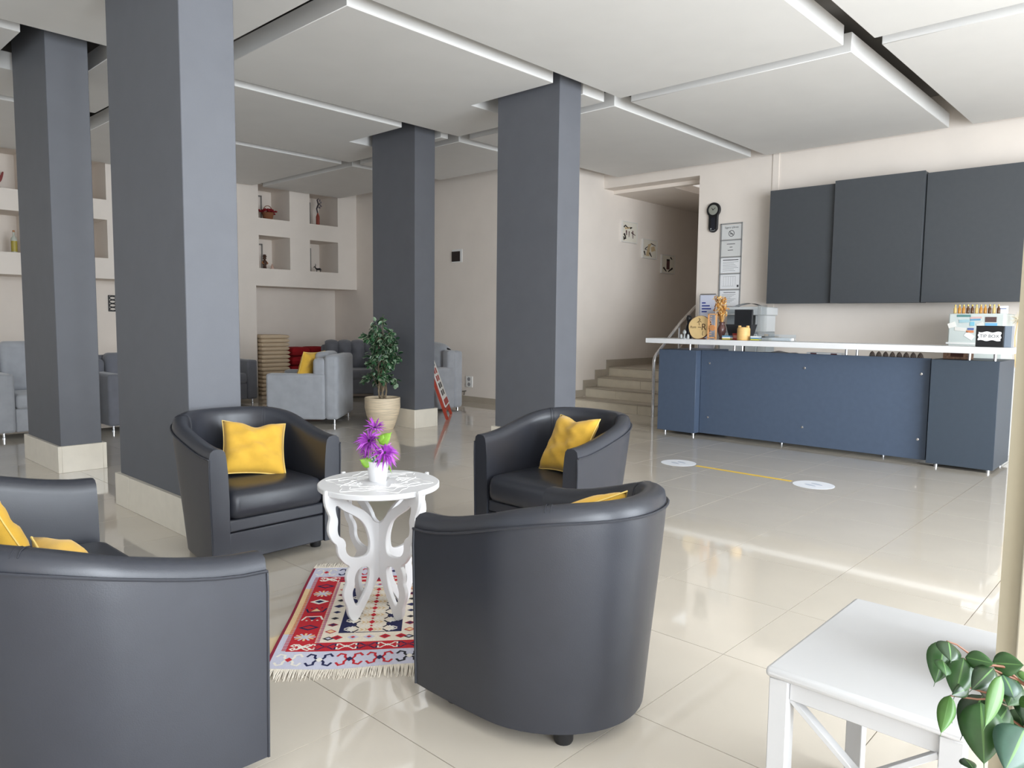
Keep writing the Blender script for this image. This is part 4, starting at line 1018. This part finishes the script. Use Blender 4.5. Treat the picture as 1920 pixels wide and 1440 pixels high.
rt = thing('hanging_bird', 'red bird ornament with a curled tail hanging in the far left upper niche', 'ornament', (2.66, 11.86, 3.06))
RD = mat('ornament_red', '8e3a38', .6)
o = MB().prism(smooth_poly([(-.055,.0),(-.06,.06),(-.085,.10),(-.065,.115),(-.04,.10),(-.02,.05),(.02,.045),(.035,.10),(.06,.11),(.05,.05),(.03,-.02),(0,-.05),(-.03,-.03)], 2), -.006, .006).build('bird', RD, rt); o.data.transform(WYM)
o = MB().tube([(-.11+.0, -.12, 0), (-.07, -.09, 0), (-.02, -.10, 0), (.03, -.11, 0), (.035, -.145, 0), (.0, -.15, 0), (.0, -.125, 0)], .006, 6).build('scroll', WOODD, rt, smooth=True); o.data.transform(WYM)
o = MB().tube([(0, -.05, 0), (0, -.19, 0)], .002, 5).lathe([(.002, -.01), (.011, 0), (.002, .012)], 8, TR((0, -.17, 0), PI/2)).lathe([(.002, -.01), (.011, 0), (.002, .012)], 8, TR((0, -.20, 0), PI/2)).build('beads', RD, rt); o.data.transform(WYM)
gb = thing('glass_bottle', 'slim pale bottle with a yellow-green filling in the far left lower niche', 'bottle', (2.745, 11.62, nz[0][0]))
MB().lathe([(.034, 0), (.036, .01), (.036, .19), (.030, .215), (.012, .235), (.012, .285), (.015, .29)], 20).build('bottle', mat('bottle_pale', 'c9cfc4', .15), gb, smooth=True, angle=50)
MB().lathe([(.0368, .03), (.0368, .17)], 20, cap=False).build('filling', mat('olive_fill', 'b5a54a', .4), gb, smooth=True)
MB().lathe([(.014, .285), (.014, .31)], 14).build('cork', WOODL, gb, smooth=True)
wo = thing('wall_ornament', 'black pierced metal ornament on the wall behind the left columns', 'ornament', (4.06, 11.985, 1.45))
for k in range(4):
    o = MB().tube([(.045*math.cos(2*PI*i/12), -.08+.055*k+.024*math.sin(2*PI*i/12), 0) for i in range(12)], .007, 6, closed=True).build('ring', BLACKP, wo, smooth=True); o.data.transform(WYM)
o = MB().bar((-.055, -.11, 0), (-.055, .12, 0), .012, .012).bar((.055, -.11, 0), (.055, .12, 0), .012, .012).bar((-.06, -.11, 0), (.06, -.11, 0), .012, .012, (0,0,1)).bar((-.06, .12, 0), (.06, .12, 0), .012, .012, (0,0,1)).build('border', BLACKP, wo); o.data.transform(WYM)

# ------------------------------------------------------------------ things on the reception counter
CT = 1.0835
def on(name, label, cat, x, y, z=CT, rz=0, group=None): return thing(name, label, cat, (x, y, z), rz, group)
t = on('dark_bottle', 'tall dark bottle with a carved stopper at the left end of the counter', 'bottle', 7.42, 4.235)
MB().lathe([(.034, 0), (.036, .01), (.036, .12), (.028, .15), (.020, .165), (.024, .18), (.018, .19)], 20).build('body', mat('dark_blue_glass', '14151f', .2), t, smooth=True, angle=50)
MB().lathe([(.020, .19), (.030, .205), (.031, .235), (.022, .245), (.026, .255), (.008, .262)], 16).build('stopper', BLACKP, t, smooth=True, angle=50)
t = on('glass_trinket', 'small clear glass ornament in front of the dark bottle', 'ornament', 7.27, 4.20)
GL = mat('clear_glass', 'e3e8e8', .08, trans=.7)
MB().lathe([(.034, 0), (.034, .008), (.010, .014), (.008, .05), (.018, .062), (.020, .08), (.004, .10)], 18).build('body', GL, t, smooth=True, angle=50)
for y in (-.045, .04): MB().lathe([(.014, 0), (.015, .03), (.010, .045), (.012, .05)], 12, TR((0, y, 0))).build('cup', GL, t, smooth=True)
t = on('wood_slice', 'round pale wood slice with burnt drawing and letters, standing on the counter', 'ornament', 7.33, 4.05)
SLICE = mat('pale_wood', 'e3c48c', .6, var=.08, vscale=6); BARK = mat('bark', '6e4630', .9); BURN = mat('burnt_brown', '4a2c18', .8)
Tl = TR((0, 0, .128), 0, .12) @ WX
sl = [((.128+.006*math.sin(3*a))*math.cos(a), (.125+.005*math.sin(2*a))*math.sin(a)) for a in [2*PI*i/32 for i in range(32)]]
MB().prism([(x*1.03, y*1.03) for x, y in sl], -.012, .010).build('bark_rim', BARK, t).data.transform(Tl)
MB().prism(sl, .010, .0125).build('face', SLICE, t).data.transform(Tl)
m = MB()
for pts in ([(.00, .02), (-.01, .06), (.005, .09)], [(-.03, .05), (-.01, .065)], [(.02, .055), (.0, .07)], [(.0, .085), (-.015, .10)], [(.05, -.04), (.045, -.075), (.055, -.09)], [(-.015, .0), (.01, .0), (.025, -.005)]):
    for (a, b), (c, d) in zip(pts[:-1], pts[1:]): m.bar((a, b, .0128), (c, d, .0128), .006, .001, (0, 0, 1))
tag(m.build('burnt_drawing', BURN, t), None, None).data.transform(Tl)
text('burnt_letters', 'Rom', .038, BURN, Tl @ TR((-.072, .0, .0128)), t); text('burnt_letters', 'R', .10, BURN, Tl @ TR((.055, .0, .0128)), t)
MB().box(-.02, .03, -.06, .06, 0, .012).build('stand', BARK, t)
t = on('wooden_ladder_stand', 'little tan wooden rack of slats beside the wood slice', 'ornament', 7.28, 3.875)
TAN = mat('tan_wood', 'd9a06a', .6, var=.1, vscale=20)
for y in (-.045, .045): MB().box(-.008, .008, y-.006, y+.006, 0, .275).build('upright', TAN, t)
for z in (.02, .27): MB().box(-.008, .008, -.045, .045, z-.006, z+.006).build('rail', TAN, t)
for k in range(9): MB().box(-.006, .006, .012, .040, .05+.024*k, .058+.024*k).build('slat', TAN, t)
MB().lathe([(.001, -.006), (.032, -.004), (.032, .004), (.001, .006)], 20, TR((-.012, -.01, .125), ry=PI/2)).build('disc', mat('tan_disc', 'c98a58', .6), t, smooth=True, angle=40)
t = on('brown_vase', 'brown glazed vase of dried grass on the counter', 'vase', 7.40, 3.825)
MB().lathe([(.024, 0), (.030, .004), (.020, .018), (.030, .045), (.044, .085), (.046, .115), (.034, .15), (.024, .165), (.034, .188), (.030, .188), (.020, .165)], 24).build('body', mat('brown_glaze', '5b3f3c', .25, var=.2, vscale=15), t, smooth=True, angle=60)
DRY = [mat('dried_straw', 'c98f45', .9, var=.25, vscale=40), mat('dried_brown', '8a5526', .9), mat('dried_pale', 'e3c083', .9)]
dm = MB(); rnd = random.Random(9)
for k in range(150):
    a = rnd.uniform(0, 2*PI); zt = rnd.uniform(.26, .46); R = rnd.uniform(.01, .085)*(.6+.4*math.sin(PI*(zt-.2)/.3))
    e = Vector((R*math.cos(a), R*math.sin(a)+.035*(zt-.2)/.26, zt)); dm.mi = rnd.choice((0, 0, 1, 2))
    dm.tube([(0, 0, .16), (e.x*.5, e.y*.5, .16+(zt-.16)*.6), tuple(e)], [.0015, .0015, .001], 4)
    dm.lathe([(.001, -.016), (.007, -.004), (.005, .008), (.001, .016)], 5, TR(tuple(e), rnd.uniform(-.8,.8), rnd.uniform(-.8,.8)))
tag(dm.build('dried_grass', DRY, t), None, None, kind='stuff')
CARDS = [('c9b64a', 'f0f0ee', '5a8fb0'), ('c9c23f', '5f93b3', 'f2f2f2')]
for k, (y, lab) in enumerate(((3.70, 'small clear box of cards with a yellow base, beside the brown vase'), (3.385, 'small clear box of cards with blue and yellow layers, right of the wooden canister'))):
    t = on('card_box', lab, 'card box', 7.29, y)
    for q, c in enumerate(CARDS[k]): MB().box(-.03, .03, -.045, .045, .004+.014*q, .017+.014*q).build('card_pack', mat('card_'+c, c, .5), t)
    b_ = MB().box(-.034, .034, -.05, .05, 0, .003).box(-.034, .034, -.05, -.048, .003, .05).box(-.034, .034, .048, .05, .003, .05).box(.032, .034, -.048, .048, .003, .06)
    b_.build('holder', glassmat('card_acrylic%d' % k, (.9, .92, .93), .15), t)
t = on('black_tray_bag', 'black open-topped container behind the wooden canister', 'container', 7.50, 3.65)
BLK = mat('matt_black', '232427', .6)
vv = []
MB().add([(-.05,-.105,0),(.05,-.105,0),(.05,.105,0),(-.05,.105,0),(-.07,-.145,.165),(.07,-.145,.165),(.07,.145,.165),(-.07,.145,.165),(-.062,-.135,.165),(.062,-.135,.165),(.062,.135,.165),(-.062,.135,.165),(-.045,-.10,.01),(.045,-.10,.01),(.045,.10,.01),(-.045,.10,.01)],
    [(0,3,2,1),(0,1,5,4),(1,2,6,5),(2,3,7,6),(3,0,4,7),(4,5,9,8),(5,6,10,9),(6,7,11,10),(7,4,8,11),(8,9,13,12),(9,10,14,13),(10,11,15,14),(11,8,12,15),(12,13,14,15)]).build('body', BLK, t)
t = on('wooden_canister', 'pale wooden canister with a grip on top, in front of the black container', 'canister', 7.31, 3.53)
CAN = mat('canister_wood', 'e0b673', .5, var=.06, vscale=12, stretch=(1, 1, 8))
MB().lathe([(.062, 0), (.066, .006), (.066, .118), (.058, .134), (.040, .138)], 28).build('body', CAN, t, smooth=True, angle=45)
for s in (-1, 1): MB().box(-.014, .014, s*.045-.012, s*.045+.012, .128, .153).build('grip', CAN, t, bevel=.004)
t = on('red_box', 'small red box tucked beside the wooden canister', 'box', 7.36, 3.64)
MB().box(-.02, .02, -.03, .03, 0, .07).build('body', mat('red_card', 'a8352c', .6), t, bevel=.002, seg=1); MB().box(-.021, -.0195, -.02, .02, .02, .05).build('band', mat('dull_pink', 'c98c7c', .6), t)
t = on('leaflet_holder', 'low clear acrylic holder of white leaflets on the counter', 'leaflet holder', 7.47, 3.235)
MB().box(-.05, .05, -.155, .155, .002, .030).build('leaflet_pile', PAPER, t, bevel=.002, seg=1)
MB().box(-.06, .06, -.17, .17, 0, .002).box(.058, .06, -.17, .17, .002, .065).box(-.06, -.058, -.17, .17, .002, .035).build('holder', glassmat('leaflet_acrylic', (.92, .94, .95), .2), t)
MB().box(-.045, .045, .155, .185, .02, .045).build('clip', BLACKP, t)
t = on('tip_box', 'black box with a wavy white TIP BOX label at the right end of the counter', 'tip box', 7.37, 1.335)
MB().box(-.06, .07, -.10, .10, 0, .178).build('body', mat('black_lacquer', '131214', .35), t, bevel=.003, seg=1)
MB().box(-.02, .03, -.05, .05, .178, .179).build('coin_slot', BLK, t)
MB().box(-.02, .075, -.150, -.1005, .0, .178).build('side_pane', mat('grey_pane', '7d8794', .3), t)
wl = [(.085+.006*math.sin(7*q), .0) for q in range(1)]
lab_o = []
for i in range(96):
    q = i/96*4; s = int(q); d = q-s; e = .0045*math.sin(d*PI*4)
    lab_o.append([(-.082+.164*d, -.036+e), (.082-e*.8, -.036+.072*d), (.082-.164*d, .036+e), (-.082+e*.8, .036-.072*d)][s])
lb = MB().prism(lab_o, 0, .002).build('label', PAPER, t); lb.data.transform(TR((-.0605, 0, .090)) @ WX)
text('label_text', 'TIP BOX', .038, BLACKP, TR((-.0605, 0, .090)) @ WX @ TR((0, 0, .0022)), lb)

# things behind the counter
t = thing('mini_fridge', 'small pale fridge covered in magnets, behind the right end of the counter', 'fridge', (8.72, 1.66, .861))
FRG = mat('fridge_pale', 'cfd6d2', .35)
MB().box(-.24, .24, -.235, .235, 0, .52).build('body', FRG, t, bevel=.012)
MB().box(-.30, -.245, -.235, .235, .03, .52).build('door', FRG, t, bevel=.010)
MB().box(-.31, -.24, -.25, .25, .215, .235).build('door_trim', WHITEM, t, bevel=.003)
mags = [(.205, .405, 'f0ede6', .07, .05, .35, 'tilted white magnet at the upper left of the fridge door'), (.105, .497, '5f8d8a', .12, .022, 0, 'narrow teal magnet along the top left of the fridge door'), (.10, .445, 'a8c8cf', .09, .03, .05, 'pale blue magnet under the narrow teal one'),
 (.13, .365, 'e6e3dc', .10, .035, -.1, 'cream oblong magnet low on the left of the fridge door'), (.04, .368, '5c6fa8', .055, .02, 0, 'blue strip magnet in the middle of the fridge door'), (.045, .343, 'd98a5f', .065, .022, 0, 'orange strip magnet in the middle of the fridge door'),
 (.05, .30, 'f2f1ee', .085, .05, -.6, 'tilted white magnet low in the middle of the fridge door'), (.0, .478, 'd9b6b0', .10, .02, .05, 'pinkish strip magnet near the top middle of the fridge door'), (.005, .46, '6aa3c4', .09, .018, .05, 'sky blue strip magnet below the pinkish one'),
 (.03, .42, '86c3d6', .04, .04, 0, 'small turquoise square magnet in the middle'), (-.035, .415, 'dedcd6', .06, .03, .4, 'small tilted grey and white magnet'), (-.125, .462, '5c4644', .095, .05, 0, 'brown picture magnet at the upper right of the fridge door'), (-.13, .405, '78b5dd', .10, .045, 0, 'bright blue magnet below the brown picture magnet'), (-.025, .33, 'd6b545', .03, .07, 0, 'yellow upright magnet beside the tip box')]
for y, z, c, sx, sz, rr, lab in mags:
    g = MB().box(-sx/2, sx/2, -sz/2, sz/2, 0, .004).build('fridge_magnet', mat('magnet_'+c, c, .5), None, bevel=.001, seg=1); g.data.transform(WX @ Matrix.Rotation(rr, 4, 'Z'))
    g.location = (8.4195, 1.66+y, .861+z); tag(g, lab, 'magnet', 'magnets on the fridge door')
AMB = [mat('amber_bottle', 'c48a3a', .25), mat('dark_amber_bottle', '5c3a1c', .25), mat('pale_gold_bottle', 'd9bb78', .25)]; GOLD = mat('gold_cap', 'd9b45a', .3, metal=.6)
first = {}
for k in range(11):
    y = 1.865-.037*k; v = (2, 0, 0, 1, 1, 2, 0, 0, 1, 2, 1)[k]
    lab = '%s miniature bottle, %s in the row on the small fridge' % (['amber', 'dark brown', 'pale gold'][v], 'leftmost' if k == 0 else 'rightmost' if k == 10 else '%s from the left' % ORD[k])
    lc = (8.52, y, 1.3815)
    if v not in first:
        t = thing('miniature_bottle', lab, 'bottle', lc, 0, 'miniature bottles on the fridge'); first[v] = t
        MB().lathe([(.014, 0), (.015, .004), (.015, .05), (.007, .062), (.006, .075)], 12).build('body', AMB[v], t, smooth=True, angle=45)
        MB().lathe([(.008, .074), (.008, .088)], 10).build('cap', GOLD, t, smooth=True)
    else: dup(first[v], lab, lc)
t = thing('white_card', 'white card standing at the right end of the row of miniature bottles', 'card', (8.55, 1.46, 1.3815))
MB().box(-.002, .002, -.04, .04, 0, .075).build('sheet', PAPER, t); MB().box(-.004, -.002, -.025, .025, .045, .052).build('print', mat('print_blue', '6b7fae', .7), t)
t = thing('dried_flower', 'pale dried flower head leaning beside the fridge, behind the tip box', 'dried flower', (8.60, 1.34, .861))
MB().tube([(0, 0, 0), (0, .02, .3), (-.02, .0, .46)], .004, 6).build('stem', DRY[2], t, smooth=True)
dm = MB()
for k in range(60):
    d = Vector((rnd.uniform(-1,1), rnd.uniform(-1,1), rnd.uniform(-.8,1))).normalized(); c = Vector((-.02, 0, .47)); dm.tube([c, c+d*.07], [.003, .001], 4)
tag(dm.build('petals', mat('dried_cream', 'dfd3ba', .9), t), None, None, kind='stuff')

# printer, monitor and acrylic stand
t = thing('printer', 'grey and white multifunction printer behind the counter', 'printer', (8.80, 4.21, .861))
PRW = mat('printer_white', 'd9dbdb', .45); PRG = mat('printer_grey', '9fa5a8', .45)
MB().box(-.22, .22, -.27, .27, 0, .30).build('body', PRG, t, bevel=.012); MB().box(-.25, .22, -.30, .30, .50, .60).build('scanner', PRW, t, bevel=.012)
MB().box(-.20, .22, -.27, -.20, .30, .50).build('pillar', PRW, t, bevel=.006); MB().box(.0, .22, -.20, .27, .30, .50).build('back_panel', PRG, t)
MB().box(-.235, -.20, -.24, .24, .05, .14).build('paper_tray', PRW, t, bevel=.004); MB().box(-.235, -.20, -.24, .24, .17, .27).build('paper_tray', PRW, t, bevel=.004)
MB().box(-.26, -.24, -.15, .20, .52, .57).build('control_panel', PRG, t, bevel=.003)
t = thing('open_magazine', 'black and white leaflet lying open on top of the printer', 'leaflet', (8.62, 4.12, 1.4615), .1)
MB().grid(lambda i, j: (-.09+.18*j, -.17+.34*i, .004+.05*math.sin(PI*i)*(1-.6*i)), 10, 2).build('page', PAPER, t, smooth=True)
MB().grid(lambda i, j: (-.093+.15*j, -.15+.27*i, .0065+.05*math.sin(PI*(i*.8+.06))*(1-.5*i)), 10, 2).build('print', mat('print_black', '2c2c2e', .6), t, smooth=True)
t = thing('monitor', 'dark computer screen seen behind the black container', 'monitor', (8.18, 3.96, .7505))
MB().box(-.015, .015, -.115, .105, .30, .67).build('screen', mat('screen_dark', '2a2b2e', .3), t, bevel=.004); MB().box(0.016, .03, -.02, .02, .02, .40).build('neck', BLK, t); MB().box(-.06, .08, -.09, .09, 0, .02).build('base', BLK, t, bevel=.004)
t = thing('acrylic_divider', 'tall clear acrylic sheet standing at the left below the wall cabinets', 'acrylic sheet', (8.55, 3.90, .861))
MB().box(-.12, .12, -.003, .003, 0, .62).build('sheet', glassmat('divider_acrylic', (.93, .95, .96), .18), t); MB().box(-.14, .14, -.03, .03, 0, .012).build('base', ALU, t)
t = thing('notice_stand', 'chrome framed notice with blue text behind the wood slice', 'notice stand', (8.9, 4.81, 0))
o = MB().tube([(-.118, .86, 0), (-.118, 1.62, 0), (-.108, 1.635, 0), (.108, 1.635, 0), (.118, 1.62, 0), (.118, .86, 0)], .011, 8, closed=True).build('frame', CHROME, t, smooth=True); o.data.transform(WX)
o = MB().box(-.11, .11, .865, 1.625, -.004, .004).build('sheet', mat('notice_lilac', 'dcdff0', .6), t); o.data.transform(WX)
m = MB()
for k, (w0, w1) in enumerate(((-.085, -.03), (-.085, .03), (-.085, .05), (-.085, -.01))): m.box(w0, w1, 1.515-.038*k, 1.531-.038*k, .004, .005)
o = m.build('print', INKB, t); o.data.transform(WX)
MB().lathe([(.013, .02), (.013, .86)], 10).build('pole', CHROME, t, smooth=True); MB().lathe([(.14, 0), (.14, .015), (.02, .03)], 28).build('base', STEEL, t, smooth=True, angle=40)

# clutter glimpsed between the counter and the desk front
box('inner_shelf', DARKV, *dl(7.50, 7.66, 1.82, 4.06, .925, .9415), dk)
PC = [mat('cone_brown', '5e5048', .8, var=.3, vscale=60), mat('cone_grey', '8f867e', .8)]
pc0 = None
for k in range(8):
    y = 2.34-.060*k; lab = 'brown pine cone, %s of the row under the counter' % ('leftmost' if k == 0 else 'rightmost' if k == 7 else ORD[k]+' from the left')
    if pc0 is None:
        pc0 = thing('pine_cone', lab, 'pine cone', (7.58, y, .942), 0, 'pine cones under the counter')
        MB().lathe([(.006, 0), (.021, .006), (.025, .022), (.021, .042), (.012, .058), (.002, .066)], 10).build('core', PC[0], pc0, smooth=True)
        sc_ = MB()
        for j in range(5):
            for i in range(9):
                a = 2*PI*(i+.5*(j % 2))/9; R = (.021, .025, .022, .016, .009)[j]
                sc_.lathe([(.001, -.004), (.006, 0), (.001, .004)], 4, TR((R*math.cos(a), R*math.sin(a), .008+.012*j), .6, 0, a))
        tag(sc_.build('scales', PC[1], pc0), None, None, kind='stuff')
    else: dup(pc0, lab, (7.58, y, .942), rnd.uniform(0, 6))
t = thing('paper_folder', 'white folder with dark red marks lying under the counter', 'folder', (7.585, 2.78, .942))
MB().box(-.06, .06, -.17, .17, 0, .035).build('cover', PAPER, t, bevel=.002, seg=1)
for y in (-.10, .10): MB().box(-.0615, -.0605, y-.03, y+.03, .018, .030).build('mark', mat('dark_red_mark', '5a2a30', .7), t)
t = thing('grey_cloth', 'crumpled grey cloth lying under the counter left of the white folder', 'cloth', (7.585, 3.25, .942))
MB().grid(lambda i, j: (-.06+.12*j, -.22+.44*i, .004+.032*abs(math.sin(7*i+2*j))*math.sin(PI*i)**.5*(1-.5*abs(2*j-1))), 24, 8).build('cloth', mat('grey_cotton', '8d8a8a', .9), t, smooth=True)

t = thing('speckled_box', 'brown speckled box under the right part of the counter', 'box', (7.585, 1.615, .9625))
MB().box(-.05, .05, -.11, .11, 0, .058).build('body', mat('speckled_card', '8a6a56', .8, var=.4, vscale=60), t, bevel=.002, seg=1); MB().box(-.052, -.05, -.05, .05, .02, .055).build('patch', mat('speckled_dark', '4f2f26', .8), t)
